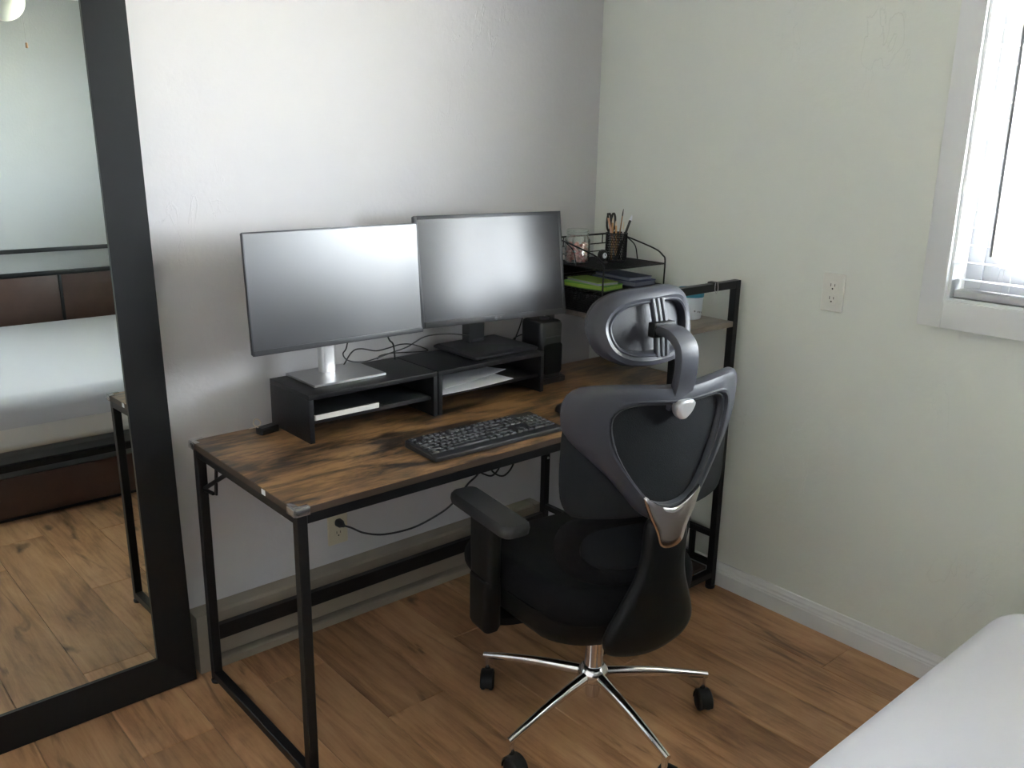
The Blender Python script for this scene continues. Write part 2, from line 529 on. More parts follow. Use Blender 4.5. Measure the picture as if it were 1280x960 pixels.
# baseboards
BBP = [(0, 0), (0.014, 0), (0.014, 0.052), (0.012, 0.055), (0.012, 0.060), (0.009, 0.066), (0.009, 0.074), (0.006, 0.080), (0.005, 0.088), (0.0, 0.090)]
def baseboard(name, a, b, nrm, label):
    bm = nb()
    a, b, nrm = Vector(a), Vector(b), Vector(nrm)
    A = [bm.verts.new(a + nrm * d + Vector((0, 0, z))) for d, z in BBP]
    B = [bm.verts.new(b + nrm * d + Vector((0, 0, z))) for d, z in BBP]
    n = len(BBP)
    for j in range(n): bm.faces.new((A[j], A[(j + 1) % n], B[(j + 1) % n], B[j]))
    bm.faces.new(A[::-1]); bm.faces.new(B)
    return struct(name, bm, 'trim_white', label, 'baseboard', 20)
baseboard('baseboard_right', (0, 0, 0), (0, YF, 0), (-1, 0, 0), 'white moulded baseboard along the sage wall')
baseboard('baseboard_back', (XL, 0, 0), (-1.665, 0, 0), (0, -1, 0), 'white baseboard along the grey wall behind the mirror')
baseboard('baseboard_corner', (-0.30, 0, 0), (-0.015, 0, 0), (0, -1, 0), 'short white baseboard between heater and room corner')
baseboard('baseboard_front', (XL, YF, 0), (-0.015, YF, 0), (0, 1, 0), 'white baseboard behind the bed')

# ------------------------------------------------------------------ window
def frame4(bm, x, dx, y0, y1, z0, z1, w, bev=0.002):
    """rectangular frame in a plane x = const"""
    ym, zm = (y0 + y1)/2, (z0 + z1)/2
    add_box(bm, (x, y0 - w/2, zm), (dx, w, z1 - z0), bev)
    add_box(bm, (x, y1 + w/2, zm), (dx, w, z1 - z0), bev)
    add_box(bm, (x, ym, z0 + w/2), (dx, abs(y0 - y1) - 2*w, w), bev)
    add_box(bm, (x, ym, z1 - w/2), (dx, abs(y0 - y1) - 2*w, w), bev)
win = thing('window_1', 'white vinyl window in the sage wall', 'window', (0.0, 0, 0))
win['kind'] = 'structure'
bm = nb(); frame4(bm, 0.115, 0.06, WY0, WY1, WZ0, WZ1, 0.05)
obj('window_frame', bm, 'vinyl_white', win)
ymid = (WY0 + WY1)/2
for k, (a, b_) in enumerate(((WY0 - 0.05, ymid - 0.02), (ymid + 0.02, WY1 + 0.05))):
    bm = nb(); frame4(bm, 0.105 + 0.02*k, 0.028, a, b_, WZ0 + 0.05, WZ1 - 0.05, 0.042)
    s = obj('sash', bm, 'vinyl_white', win)
    boxo('pane', (0.105 + 0.02*k, (a + b_)/2, (WZ0 + WZ1)/2), (0.004, abs(a - b_) - 0.08, WZ1 - WZ0 - 0.18), 'pane', s)
# jamb lining
bm = nb()
add_box(bm, (0.042, WY0 - 0.004, (WZ0 + WZ1)/2), (0.086, 0.008, WZ1 - WZ0))
add_box(bm, (0.042, WY1 + 0.004, (WZ0 + WZ1)/2), (0.086, 0.008, WZ1 - WZ0))
add_box(bm, (0.042, ymid, WZ0 + 0.004), (0.086, abs(WY0 - WY1) - 0.016, 0.008))
add_box(bm, (0.042, ymid, WZ1 - 0.004), (0.086, abs(WY0 - WY1) - 0.016, 0.008))
obj('jamb', bm, 'trim_white', win)
# flat casing on the wall face
bm = nb()
cw = 0.066
add_box(bm, (-0.008, WY0 + cw/2, (WZ0 + WZ1)/2), (0.016, cw, WZ1 - WZ0 + 0.15), 0.002)
add_box(bm, (-0.008, WY1 - cw/2, (WZ0 + WZ1)/2), (0.016, cw, WZ1 - WZ0 + 0.15), 0.002)
add_box(bm, (-0.008, ymid, WZ0 - 0.0375), (0.0155, abs(WY0 - WY1), 0.075), 0.002)
add_box(bm, (-0.008, ymid, WZ1 + 0.0375), (0.0155, abs(WY0 - WY1), 0.075), 0.002)
struct('trim_1', bm, 'trim_white', 'flat white casing around the window', 'trim')

# venetian blind
bl = thing('window_blind', 'white horizontal slat blind hanging in the window', 'blind', (0.03, ymid, WZ0 + 0.01))
bw = abs(WY0 - WY1) - 0.03
h0 = WZ0 + 0.01
boxo('head_rail', (0, 0, WZ1 - 0.036 - h0), (0.055, bw, 0.05), 'blind_white', bl, 0.003)
boxo('bottom_rail', (0, 0, 0.011), (0.05, bw, 0.02), 'blind_white', bl, 0.004)
bm = nb()
sl = [(-0.0245, 0.0), (-0.012, 0.0022), (0.0, 0.003), (0.012, 0.0022), (0.0245, 0.0), (0.012, -0.0004), (0.0, 0.0002), (-0.012, -0.0004)]
add_sweep(bm, [(0, -bw/2, 0), (0, bw/2, 0)], sl)
sm = None
pitch = 0.0462
nsl = int((WZ1 - 0.075 - (WZ0 + 0.05)) / pitch)
for k in range(nsl + 1):
    if sm is None:
        o = obj('slat', bm, 'blind_white', bl, 60); sm = o.data
    else:
        o = bpy.data.objects.new('slat', sm); C.objects.link(o); o.parent = bl
    o.location = (0, 0, 0.048 + k * pitch)
    o.rotation_euler = (0, math.radians(4), 0)
for yy in (-bw/2 + 0.12, 0.0, bw/2 - 0.12):
    for xx in (-0.026, 0.026):
        bm = nb(); add_tube(bm, [(xx, yy, 0.02), (xx, yy, WZ1 - 0.06 - h0)], 0.0009, 5)
        obj('ladder_cord', bm, 'blind_white', bl)
bm = nb(); add_tube(bm, [(-0.034, bw/2 - 0.085, 0.12), (-0.034, bw/2 - 0.075, WZ1 - 0.05 - h0)], 0.0045, 6)
obj('tilt_wand', bm, 'wand_grey', bl)

# ------------------------------------------------------------------ outside the window
bm = nb(); add_box(bm, (16, -2, -0.75), (31, 50, 0.1))
struct('ground', bm, 'grass', 'green lawn outside the window', 'ground')
def shrub(loc, h, r, label):
    t = thing('garden_shrub', label, 'shrub', loc)
    bm = nb(); add_tube(bm, catmull([(0, 0, 0), (0.03, 0.02, h*0.4), (0, 0, h*0.7)], 5), 0.05, 7)
    for k in range(5):
        a = k * 1.26
        add_tube(bm, [(0, 0, h*0.4), (math.cos(a)*r*0.5, math.sin(a)*r*0.5, h*0.75)], 0.02, 5)
    obj('stem', bm, 'bark', t)
    bm = nb()
    rnd = random.Random(3)
    for k in range(2600):
        a, b = rnd.uniform(0, 2*PI), math.acos(rnd.uniform(-1, 1))
        q = rnd.uniform(0.55, 1.0)
        p = Vector((r*q*math.sin(b)*math.cos(a), r*q*math.sin(b)*math.sin(a), h*0.62 + h*0.38*q*math.cos(b)))
        u = Vector((rnd.gauss(0, 1), rnd.gauss(0, 1), rnd.gauss(0, 1))).normalized()
        v = u.orthogonal().normalized()
        s = rnd.uniform(0.04, 0.075)
        bm.faces.new([bm.verts.new(p - u*s), bm.verts.new(p + v*s*0.5), bm.verts.new(p + u*s), bm.verts.new(p - v*s*0.5)])
    f = obj('foliage', bm, 'leaf', t, 0); f['kind'] = 'stuff'
bm = nb(); add_box(bm, (0.46, -2.0, 2.36), (0.60, 5.4, 0.06), 0.005)  # unseen overhang, added to keep high sky light off the bed
struct('added_overhang', bm, 'trim_white', 'unseen white overhang added above the window to block high sky', 'sky_blocker')
shrub((4.6, -0.45, -0.7), 1.9, 0.8, 'leafy green shrub on the lawn outside the window')

# ------------------------------------------------------------------ baseboard heater under the desk
ht = thing('baseboard_heater', 'long beige electric baseboard heater on the wall under the desk', 'heater', (-1.66, 0, 0))
HL = 1.36
bm = nb()
pr = [(0, 0.012), (-0.004, 0.012), (-0.004, 0.172), (-0.052, 0.172), (-0.056, 0.166), (-0.056, 0.150), (-0.060, 0.146), (-0.060, 0.180), (-0.05, 0.186), (0, 0.186)]
def ext_x(bm, pr, x0, x1):
    A = [bm.verts.new((x0, y, z)) for y, z in pr]; B = [bm.verts.new((x1, y, z)) for y, z in pr]
    n = len(pr)
    for j in range(n): bm.faces.new((A[j], A[(j+1) % n], B[(j+1) % n], B[j]))
    bm.faces.new(A[::-1]); bm.faces.new(B)
ext_x(bm, pr, 0.03, HL - 0.03)
obj('casing', bm, 'heater_beige', ht, 20)
bm = nb(); ext_x(bm, [(-0.058, 0.046), (-0.062, 0.046), (-0.062, 0.140), (-0.058, 0.140)], 0.03, HL - 0.03)
obj('front_panel', bm, 'heater_beige', ht, 20)
bm = nb(); ext_x(bm, [(0, 0.0), (-0.064, 0.0), (-0.064, 0.022), (-0.058, 0.026), (-0.03, 0.03), (0, 0.03)], 0.03, HL - 0.03)
obj('lower_lip', bm, 'heater_beige', ht, 20)
boxo('heating_element', (HL/2, -0.028, 0.09), (HL - 0.1, 0.035, 0.05), 'slot_dark', ht)
for xx in (0.016, HL - 0.016):
    boxo('end_cap', (xx, -0.033, 0.094), (0.032, 0.066, 0.186), 'heater_beige', ht, 0.003)

# ------------------------------------------------------------------ wall outlets
def outlet(loc, rot, plate_m, label):
    t = thing('wall_outlet', label, 'outlet', loc)
    t.rotation_euler = rot            # local: x across, y out of the wall (negative), z up
    bm = nb(); add_layers(bm, 0.072, 0.116, 0.004, [(0, 0), (0.003, 0), (0.0055, 0.0025)], mtx=Matrix.Rotation(PI/2, 4, 'X'))
    obj('plate', bm, plate_m, t)
    for s in (-1, 1):
        bm = nb()
        add_layers(bm, 0.034, 0.029, 0.011, [(0.005, 0), (0.0068, 0), (0.0075, 0.001)], c=(0, 0, s*0.0195), mtx=Matrix.Rotation(PI/2, 4, 'X'))
        rc = obj('receptacle', bm, plate_m, t)
        for dx, hh in ((-0.0065, 0.009), (0.0065, 0.0075)):
            boxo('slot', (dx, -0.0075, s*0.0195 + 0.004), (0.002, 0.001, hh), 'slot_dark', rc)
        bm = nb(); add_lathe(bm, [(0, -0.0005), (0.0026, -0.0005), (0.0026, 0.0005), (0, 0.0005)], (0, -0.0075, s*0.0195 - 0.007), 10, Matrix.Rotation(PI/2, 4, 'X'))
        obj('ground_hole', bm, 'slot_dark', rc)
    bm = nb(); add_lathe(bm, [(0, 0), (0.003, 0), (0.003, 0.0008), (0, 0.0012)], (0, -0.0055, 0), 10, Matrix.Rotation(PI/2, 4, 'X'))
    obj('screw', bm, plate_m, t)
    return t
outlet((0.0, -1.01, 1.109), (0, 0, -PI/2), 'outlet_white', 'white duplex outlet on the sage wall below the window casing')
outlet((-1.153, 0.0, 0.306), (0, 0, 0), 'almond', 'almond duplex outlet on the grey wall under the desk')

# ================================================================== MIRROR
mr_ = thing('leaning_mirror', 'tall mirror in a wide flat black frame leaning on the grey wall', 'mirror', (-2.52, -0.0855, 0.0))
mr_.rotation_euler = (math.radians(-1.3), math.radians(-0.45), 0)
MW, MH, MF = 0.84, 1.98, 0.101
TH = 0.024
def mframe_bar(o0, o1, i1, i0):
    """one mitred side of the frame: outer edge o0-o1, inner edge i0-i1, in x-z"""
    bm = nb()
    f = [(o0, 0.0), (o1, 0.0), (i1, 0.006), (i0, 0.006)]
    A = [bm.verts.new((x, y, z)) for (x, z), y in f]
    B = [bm.verts.new((x, TH, z)) for (x, z), _ in f]
    for j in range(4): bm.faces.new((A[j], A[(j+1) % 4], B[(j+1) % 4], B[j]))
    bm.faces.new(A[::-1]); bm.faces.new(B)
    return bm
W_, H_, F_ = MW, MH, MF
O = [(0, 0), (W_, 0), (W_, H_), (0, H_)]
I = [(F_, F_), (W_ - F_, F_), (W_ - F_, H_ - F_), (F_, H_ - F_)]
for k in range(4):
    obj('frame_side', mframe_bar(O[k], O[(k+1) % 4], I[(k+1) % 4], I[k]), 'frame_black', mr_, 20)
boxo('mirror_glass', (W_/2, 0.014, H_/2), (W_ - 2*F_ + 0.01, 0.004, H_ - 2*F_ + 0.01), 'mirror_glass', mr_)
boxo('backing', (W_/2, 0.0205, H_/2), (W_ - 2*F_ + 0.01, 0.005, H_ - 2*F_ + 0.01), 'frame_black', mr_)

# ================================================================== DESK
X0, X1, Y0, Y1, DH = -1.650, -0.030, -0.702, -0.108, 0.741    # left, right, front, back, height
XI = -0.338                                                    # inner posts of the shelf tower
TT = 0.018; PT = 0.025
dk = thing('computer_desk', 'long rustic brown desk with black metal legs and a shelf tower', 'desk', (0, 0, 0))
bm = nb(); add_box(bm, ((X0 + X1)/2, (Y0 + Y1)/2, DH - TT/2), (X1 - X0, Y1 - Y0, TT), 0.0015, 2)
top = obj('desktop', bm, 'rustic_top', dk)
for yy in (Y0 - 0.0008, Y1 + 0.0008):
    boxo('edge_band', ((X0 + X1)/2, yy, DH - TT/2), (X1 - X0, 0.0012, TT - 0.002), 'rustic_edge', top)
boxo('edge_band', (X0 - 0.0008, (Y0 + Y1)/2, DH - TT/2), (0.0012, Y1 - Y0, TT - 0.002), 'rustic_edge', top)
tk = tag(boxo('sticker', (X0 - 0.0018, -0.546, DH - 0.008), (0.0012, 0.018, 0.013), 'paper_white', top), 'small white sticker', '')
del tk['category']
def bar(name, a, b, w=PT, h=None):
    bm = nb(); add_bar(bm, a, b, w, h); return obj(name, bm, 'black_metal', dk, 20)
s = PT/2
zb = DH - TT
pl = X0 + s + 0.004
# left trestle
for yy in (Y0 + s + .002, Y1 - s - .002):
    bar('leg', (pl, yy, 0.012), (pl, yy, zb))
    bm = nb(); add_lathe(bm, [(0, 0.0), (0.017, 0.0), (0.018, 0.006), (0.015, 0.012), (0.0, 0.012)], (pl, yy, 0), 14)
    obj('foot_pad', bm, 'black_metal', dk)
bar('floor_rail', (pl, Y0 + PT + .002, 0.026), (pl, Y1 - PT - .002, 0.026))
bar('side_rail', (pl, Y0 + PT + .002, zb - s), (pl, Y1 - PT - .002, zb - s))
# folding bracket near the rear leg
bm = nb()
add_bar(bm, (pl, Y1 - PT, 0.604), (pl, Y1 - 0.095, 0.612), 0.012, 0.006)
add_bar(bm, (pl, Y1 - PT - 0.004, 0.606), (pl, -0.315, 0.708), 0.006, 0.012)
add_bar(bm, (pl, -0.232, 0.70), (pl, -0.216, 0.615), 0.006, 0.012)
obj('fold_bracket', bm, 'black_metal', dk)
# long rails
bar('front_rail', (pl + s, Y0 + s + .002, zb - s), (X1 - PT, Y0 + s + .002, zb - s), PT)
bar('rear_rail', (pl + s, Y1 - s - .002, zb - s), (X1 - PT, Y1 - s - .002, zb - s), PT)
bar('stretcher', (pl + s, Y1 - s - .002, 0.158), (XI - s, Y1 - s - .002, 0.158), 0.022, 0.046)
# shelf tower
TZ = 1.110
pr_ = X1 - s
for xx in (XI, pr_):
    for yy in (Y0 + s + .002, Y1 - s - .002):
        inner_front = False
        bar('post', (xx, yy, 0.012), (xx, yy, zb))
        bar('upper_post', (xx, yy, DH), (xx, yy, TZ))
        bm = nb(); add_lathe(bm, [(0, 0.0), (0.017, 0.0), (0.018, 0.006), (0.015, 0.012), (0.0, 0.012)], (xx, yy, 0), 14)
        obj('foot_pad', bm, 'black_metal', dk)
for yy in (Y0 + s + .002, Y1 - s - .002):
    bar('top_rail', (XI + s, yy, TZ - s), (pr_ - s, yy, TZ - s))
    bar('lower_rail', (XI + s, yy, 0.056), (pr_ - s, yy, 0.056))
for xx in (XI, pr_):
    bar('side_rail', (xx, Y0 + PT + .002, 0.205), (xx, Y1 - PT - .002, 0.205), 0.020)
    bar('side_rail', (xx, Y0 + PT + .002, 0.092), (xx, Y1 - PT - .002, 0.092), 0.020)
    for yy in (-0.595, -0.215):
        bar('side_spindle', (xx, yy, 0.102), (xx, yy, 0.195), 0.018)
boxo('lower_shelf', ((XI + pr_)/2, (Y0 + Y1)/2, 0.0745), (pr_ - XI - PT, Y1 - Y0 - 0.06, 0.012), 'rustic_edge', dk, 0.001)
SZ = 0.975
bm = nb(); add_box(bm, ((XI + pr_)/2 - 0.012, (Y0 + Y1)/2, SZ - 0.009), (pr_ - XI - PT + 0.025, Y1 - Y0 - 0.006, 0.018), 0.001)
obj('upper_shelf', bm, 'shelf_glare_grey', dk)
for xx, yy in ((XI - 0.0, Y1 - s - .002),):
    bm = nb(); add_lathe(bm, [(0, 0), (0.005, 0), (0.004, 0.003), (0, 0.0035)], (xx, yy - s - 0.001, 0.40), 10, Matrix.Rotation(PI/2, 4, 'X'))
    obj('bolt', bm, 'silver', dk)
# clear corner guards on the left corners
for sy, yc in ((-1, Y0), (1, Y1)):
    bm = nb()
    k = 0.036
    add_box(bm, (X0 + k/2 - 0.003, yc - sy*(0.007 - 0.003), DH + 0.001), (k, 0.014, 0.002), 0.0005)
    add_box(bm, (X0 + 0.004, yc - sy*(k/2 + 0.006), DH + 0.001), (0.014, k - 0.006, 0.002), 0.0005)
    add_box(bm, (X0 + k/2 - 0.003, yc + sy*0.004, DH - 0.009), (k, 0.003, 0.018), 0.0005)
    add_box(bm, (X0 - 0.0045, yc - sy*(k/2 - 0.002), DH - 0.009), (0.003, k, 0.018), 0.0005)
    obj('corner_guard', bm, 'corner_clear', dk)

# ================================================================== MONITOR RISERS
RZT = 0.876; RH = RZT - DH
def riser(x0, x1, label):
    t = thing('monitor_riser', label, 'riser', ((x0 + x1)/2, -0.222, DH))
    w = x1 - x0; d = 0.226; b = 0.014
    boxo('top_board', (0, 0, RH - b/2), (w, d, b), 'riser_black', t, 0.0012)
    for sx in (-1, 1):
        boxo('side_board', (sx*(w/2 - b/2), 0, (RH - b)/2), (b, d, RH - b), 'riser_black', t, 0.0012)
    boxo('shelf', (0, 0.006, 0.054), (w - 2*b, d - 0.014, 0.010), 'riser_black', t, 0.001)
    boxo('back_board', (0, d/2 - 0.004, (RH - b)/2 + 0.018), (w - 2*b, 0.006, RH - b - 0.036), 'riser_black', t)
    return t
riser(-1.412, -0.990, 'black wooden monitor riser under the silver monitor base')
riser(-0.986, -0.560, 'black wooden monitor riser under the black monitor base holding papers')
RS = DH + 0.059                      # shelf surface inside the risers
tb = thing('tablet', 'slim tablet with a white edge and dark top in a riser', 'tablet', (-1.288, -0.24, RS))
bm = nb(); add_layers(bm, 0.206, 0.17, 0.006, [(0, 0.001), (0.001, 0), (0.0135, 0), (0.0145, 0.001)])
obj('body', bm, 'plastic_white', tb)
boxo('dark_cover', (0, 0, 0.0155), (0.200, 0.164, 0.002), 'device_black', tb, 0.0006)
bm = nb()
def curl(p): return Vector((p.x, p.y, p.z + 0.02*max(0.0, p.x)**2 / 0.01))
add_layers(bm, 0.16, 0.15, 0.004, [(0, 0), (0.004, 0)])
tag(obj('notebook', bm, 'device_black', None, loc=(-1.095, -0.25, RS)), 'thin dark notebook lying beside the white-edged tablet', 'notebook')
def sheet(w, d, loc, rz, lift, label, z):
    bm = nb(); nx_, ny_ = 10, 8
    rows = []
    for t_ in (0.0, 0.0012):
        g = []
        for i in range(nx_ + 1):
            for j in range(ny_ + 1):
                u, v = i/nx_, j/ny_
                g.append(bm.verts.new(((u - .5)*w, (v - .5)*d, t_ + lift*(u**2.2)*(1 - v)**1.5)))
        rows.append(g)
    def ix(i, j): return i*(ny_ + 1) + j
    for i in range(nx_):
        for j in range(ny_):
            a = (ix(i, j), ix(i+1, j), ix(i+1, j+1), ix(i, j+1))
            bm.faces.new([rows[1][q] for q in a]); bm.faces.new([rows[0][q] for q in a[::-1]])
    edge = [ix(i, 0) for i in range(nx_)] + [ix(nx_, j) for j in range(ny_)] + [ix(i, ny_) for i in range(nx_, 0, -1)] + [ix(0, j) for j in range(ny_, 0, -1)]
    for a, b in zip(edge, edge[1:] + edge[:1]):
        bm.faces.new((rows[0][a], rows[0][b], rows[1][b], rows[1][a]))
    o = obj('paper_sheet', bm, 'paper_white', None, loc=(loc[0], loc[1], z), rot=(0, 0, rz))
    return tag(o, label, 'paper')
sheet(0.27, 0.19, (-0.832, -0.245), math.radians(-3), 0.010, 'lower white paper sheet curling out of a black riser', RS + 0.0005)
sheet(0.27, 0.16, (-0.828, -0.225), math.radians(7), 0.012, 'upper white paper sheet lying askew on another in a riser', RS + 0.014)

# ================================================================== MONITORS
def monitor_panel(t, w, h, bez, chin, thick, m_screen, m_bez, ctr, yaw, tilt):
    """panel facing -y; parts: body, bezel, screen"""
    M = Matrix.Translation(ctr) @ Matrix.Rotation(yaw, 4, 'Z') @ Matrix.Rotation(-tilt, 4, 'X')
    R90 = Matrix.Rotation(PI/2, 4, 'X')       # layers' z -> -y
    bm = nb(); add_layers(bm, w, h, 0.004, [(-thick, 0.010), (-thick*0.55, 0.002), (0, 0), (0.0015, 0.0008)], mtx=M @ R90)
    body = obj('housing', bm, 'bezel_black', t)
    # bulge at the back
    bm = nb(); add_layers(bm, w*0.55, h*0.55, 0.02, [(-thick - 0.022, 0.03), (-thick - 0.016, 0.008), (-thick + 0.001, 0)], mtx=M @ R90)
    obj('rear_cover', bm, 'bezel_black', t)
    # bezel strips
    yb = -0.0016
    def strip(name, cx, cz, sx, sz, sy=0.0022):
        bm = nb(); add_box(bm, (cx, yb - sy/2, cz), (sx, sy, sz), 0.0005)
        bmesh.ops.transform(bm, matrix=M, verts=bm.verts[:])
        return obj(name, bm, m_bez, t)
    strip('bezel', -w/2 + bez/2, 0, bez, h)
    strip('bezel', w/2 - bez/2, 0, bez, h)
    strip('bezel', 0, h/2 - bez/2, w - 2*bez, bez)
    ch = strip('chin', 0, -h/2 + chin/2, w - 2*bez, chin, 0.004)
    bm = nb(); add_box(bm, (0, yb - 0.0005, (chin - bez)/2), (w - 2*bez, 0.001, h - bez - chin))
    bmesh.ops.transform(bm, matrix=M, verts=bm.verts[:])
    obj('screen', bm, m_screen, t)
    return M, ch
# left monitor with silver stand
LM = thing('monitor', 'thin-bezel monitor with bright glossy screen on a silver stand', 'monitor', (-1.245, -0.19, RZT))
ctr = Vector((-1.260, -0.2505, 1.1439)) - Vector(LM.location)
Mx, _ = monitor_panel(LM, 0.535, 0.318, 0.004, 0.014, 0.022, 'screen_left', 'bezel_grey', ctr, -0.0087, 0.076)
bm = nb(); add_layers(bm, 0.232, 0.170, 0.003, [(0, 0.001), (0.001, 0), (0.006, 0), (0.007, 0.001)], c=(0, 0, 0))
obj('stand_base', bm, 'silver', LM)
bm = nb(); add_layers(bm, 0.046, 0.034, 0.010, [(0.007, 0.0), (0.27, 0.0), (0.275, 0.002)], c=(-0.008, 0.036, 0))
col_ = obj('stand_column', bm, 'silver_light', LM)
boxo('cable_hole', (0.012, 0.0185, 0.030), (0.020, 0.002, 0.0015), 'silver', col_)
boxo('mount_plate', (ctr.x + 0.01, 0.0, 0.262), (0.09, 0.05, 0.09), 'bezel_black', LM, 0.006)
# right monitor, all black
RM = thing('monitor', 'black monitor with a thick bottom bezel on a square black base', 'monitor', (-0.688, -0.19, RZT))
ctr = Vector((-0.688, -0.225, 1.1466)) - Vector(RM.location)
Mx, chin = monitor_panel(RM, 0.541, 0.338, 0.011, 0.018, 0.026, 'screen_right', 'bezel_black', ctr, -0.14, 0.152)
bm = nb(); add_layers(bm, 0.262, 0.226, 0.006, [(0, 0.004), (0.003, 0), (0.009, 0.0), (0.015, 0.012)], c=(0.0, 0.0, 0))
obj('stand_base', bm, 'bezel_black', RM)
bm = nb(); add_layers(bm, 0.066, 0.040, 0.004, [(0.014, 0.0), (0.27, 0.0)], c=(0.0, 0.066, 0))
cl = obj('stand_column', bm, 'bezel_black', RM)
boxo('cable_clip', (0.004, 0.0445, 0.022), (0.045, 0.004, 0.008), 'bezel_grey', cl, 0.001)
boxo('mount_plate', (0.0, 0.045, 0.262), (0.10, 0.05, 0.10), 'bezel_black', RM, 0.006)
# maker's mark in the middle of the chin: a small disc and two letters
me = text_mesh('LG', 0.0105)
me.materials.append(MATS['logo_grey'])
o = bpy.data.objects.new('bezel_mark', me); C.objects.link(o); o.parent = chin
o.matrix_local = Mx @ Matrix.Translation((0.009, -0.0058, -0.338/2 + 0.009)) @ Matrix.Rotation(PI/2, 4, 'X')
bm = nb(); add_lathe(bm, [(0, 0), (0.0055, 0), (0.0055, 0.0005), (0, 0.0006)], n=20)
o = obj('bezel_mark', bm, 'logo_grey', chin)
o.matrix_local = Mx @ Matrix.Translation((-0.006, -0.0056, -0.338/2 + 0.009)) @ Matrix.Rotation(PI/2, 4, 'X')

# ================================================================== KEYBOARD
kb = thing('keyboard', 'full-size black keyboard with white legends on the desk', 'keyboard', (-1.012, -0.590, DH), math.radians(-1.5))
KW, KD = 0.440, 0.150
def kslope(p): return Vector((p.x, p.y, p.z + (p.y + KD/2) * 0.055 * (1 if p.z > 0.004 else 0)))
bm = nb(); add_layers(bm, KW, KD, 0.008, [(0, 0.003), (0.003, 0), (0.011, 0), (0.0135, 0.002)], fn=kslope)
obj('base', bm, 'key_black', kb)
u = 0.01905
rows = [
    (0.060, [('Esc', 1), (None, 1), ('F1', 1), ('F2', 1), ('F3', 1), ('F4', 1), (None, .5), ('F5', 1), ('F6', 1), ('F7', 1), ('F8', 1), (None, .5), ('F9', 1), ('F10', 1), ('F11', 1), ('F12', 1), (None, .25), ('Prt', 1), ('Scr', 1), ('Brk', 1)]),
    (0.0365, [(c, 1) for c in '`1234567890-='] + [('Bksp', 2), (None, .25), ('Ins', 1), ('Hm', 1), ('PU', 1), (None, .25), ('Num', 1), ('/', 1), ('*', 1), ('-', 1)]),
    (0.0175, [('Tab', 1.5)] + [(c, 1) for c in 'QWERTYUIOP[]'] + [('\\', 1.5), (None, .25), ('Del', 1), ('End', 1), ('PD', 1), (None, .25), ('7', 1), ('8', 1), ('9', 1), ('+', 1)]),
    (-0.0015, [('Caps', 1.75)] + [(c, 1) for c in "ASDFGHJKL;'"] + [('Enter', 2.25), (None, 3.5), ('4', 1), ('5', 1), ('6', 1), ('+', 1)]),
    (-0.0205, [('Shift', 2.25)] + [(c, 1) for c in 'ZXCVBNM,./'] + [('Shift', 2.75), (None, 1.25), ('^', 1), (None, 1.25), ('1', 1), ('2', 1), ('3', 1), ('En', 1)]),
    (-0.0395, [('Ctrl', 1.25), ('Win', 1.25), ('Alt', 1.25), (' ', 6.25), ('Alt', 1.25), ('Win', 1.25), ('Fn', 1.25), ('Ctrl', 1.25), (None, .25), ('<', 1), ('v', 1), ('>', 1), (None, .25), ('0', 2), ('.', 1), ('En', 1)]),
]
kc, lc = {}, {}
for ry, row in rows:
    tot = 22.5
    x = -tot * u / 2 * 0.992
    uu = u * 0.992
    for ch, w in row:
        if ch is not None:
            if w not in kc:
                bm = nb(); add_layers(bm, w*uu - 0.0022, 0.0165, 0.002, [(0, 0), (0.0035, 0.0006), (0.0052, 0.0022)], n=2)
                o = obj('key', bm, 'key_black', kb); kc[w] = o.data
            else:
                o = bpy.data.objects.new('key', kc[w]); C.objects.link(o); o.parent = kb
            o.location = (x + w*uu/2, ry, 0.0130 + (ry + KD/2)*0.055)
            o.rotation_euler = (math.radians(3.15), 0, 0)
            if ch != ' ':
                if ch not in lc:
                    me = text_mesh(ch, 0.0085 if len(ch) < 2 else 0.0058, 0.0001)
                    me.materials.append(MATS['legend_white']); lc[ch] = me
                q = bpy.data.objects.new('legend', lc[ch]); C.objects.link(q); q.parent = o
                q.location = (0 if w < 1.3 else -w*uu*0.18, 0.001, 0.0053)
        x += w*uu

# mouse, mostly behind the chair
mo = thing('mouse', 'small black computer mouse beside the keyboard', 'mouse', (-0.660, -0.560, DH), math.radians(6))
def mdome(p): return Vector((p.x, p.y, p.z * (1.0 - 0.25*((p.y + 0.01)/0.05)**2)))
bm = nb(); add_layers(bm, 0.060, 0.098, 0.029, [(0, 0.004), (0.004, 0), (0.016, 0.001), (0.026, 0.006), (0.031, 0.013), (0.033, 0.022)], fn=mdome, n=8)
obj('shell', bm, 'device_black', mo)
bm = nb(); add_lathe(bm, [(0, -0.003), (0.008, -0.003), (0.009, 0), (0.008, 0.003), (0, 0.003)], (0, 0.022, 0.024), 16, Matrix.Rotation(PI/2, 4, 'Y'))
obj('scroll_wheel', bm, 'bezel_grey', mo)

# ================================================================== BLACK TOWER DEVICE beside the risers
dv = thing('tower_speaker', 'slim black upright speaker box standing between the risers and the shelf tower', 'speaker', (-0.462, -0.215, DH))
bm = nb(); add_layers(bm, 0.120, 0.135, 0.012, [(0.0, 0.003), (0.003, 0), (0.016, 0), (0.019, 0.003)])
obj('foot', bm, 'device_black', dv)
bm = nb(); add_layers(bm, 0.098, 0.115, 0.020, [(0.018, 0.002), (0.022, 0), (0.200, 0), (0.209, 0.004), (0.213, 0.012)])
bd = obj('cabinet', bm, 'device_black', dv)
bm = nb(); add_layers(bm, 0.080, 0.105, 0.012, [(0.0, 0.0), (0.004, 0.0), (0.005, 0.001)], c=(0, -0.0565, 0.085), mtx=Matrix.Rotation(PI/2, 4, 'X'))
obj('grille', bm, 'chair_fabric', bd)
bm = nb(); add_tube(bm, [(-0.034, -0.0585, 0.160), (0.034, -0.0585, 0.160)], 0.002, 6)
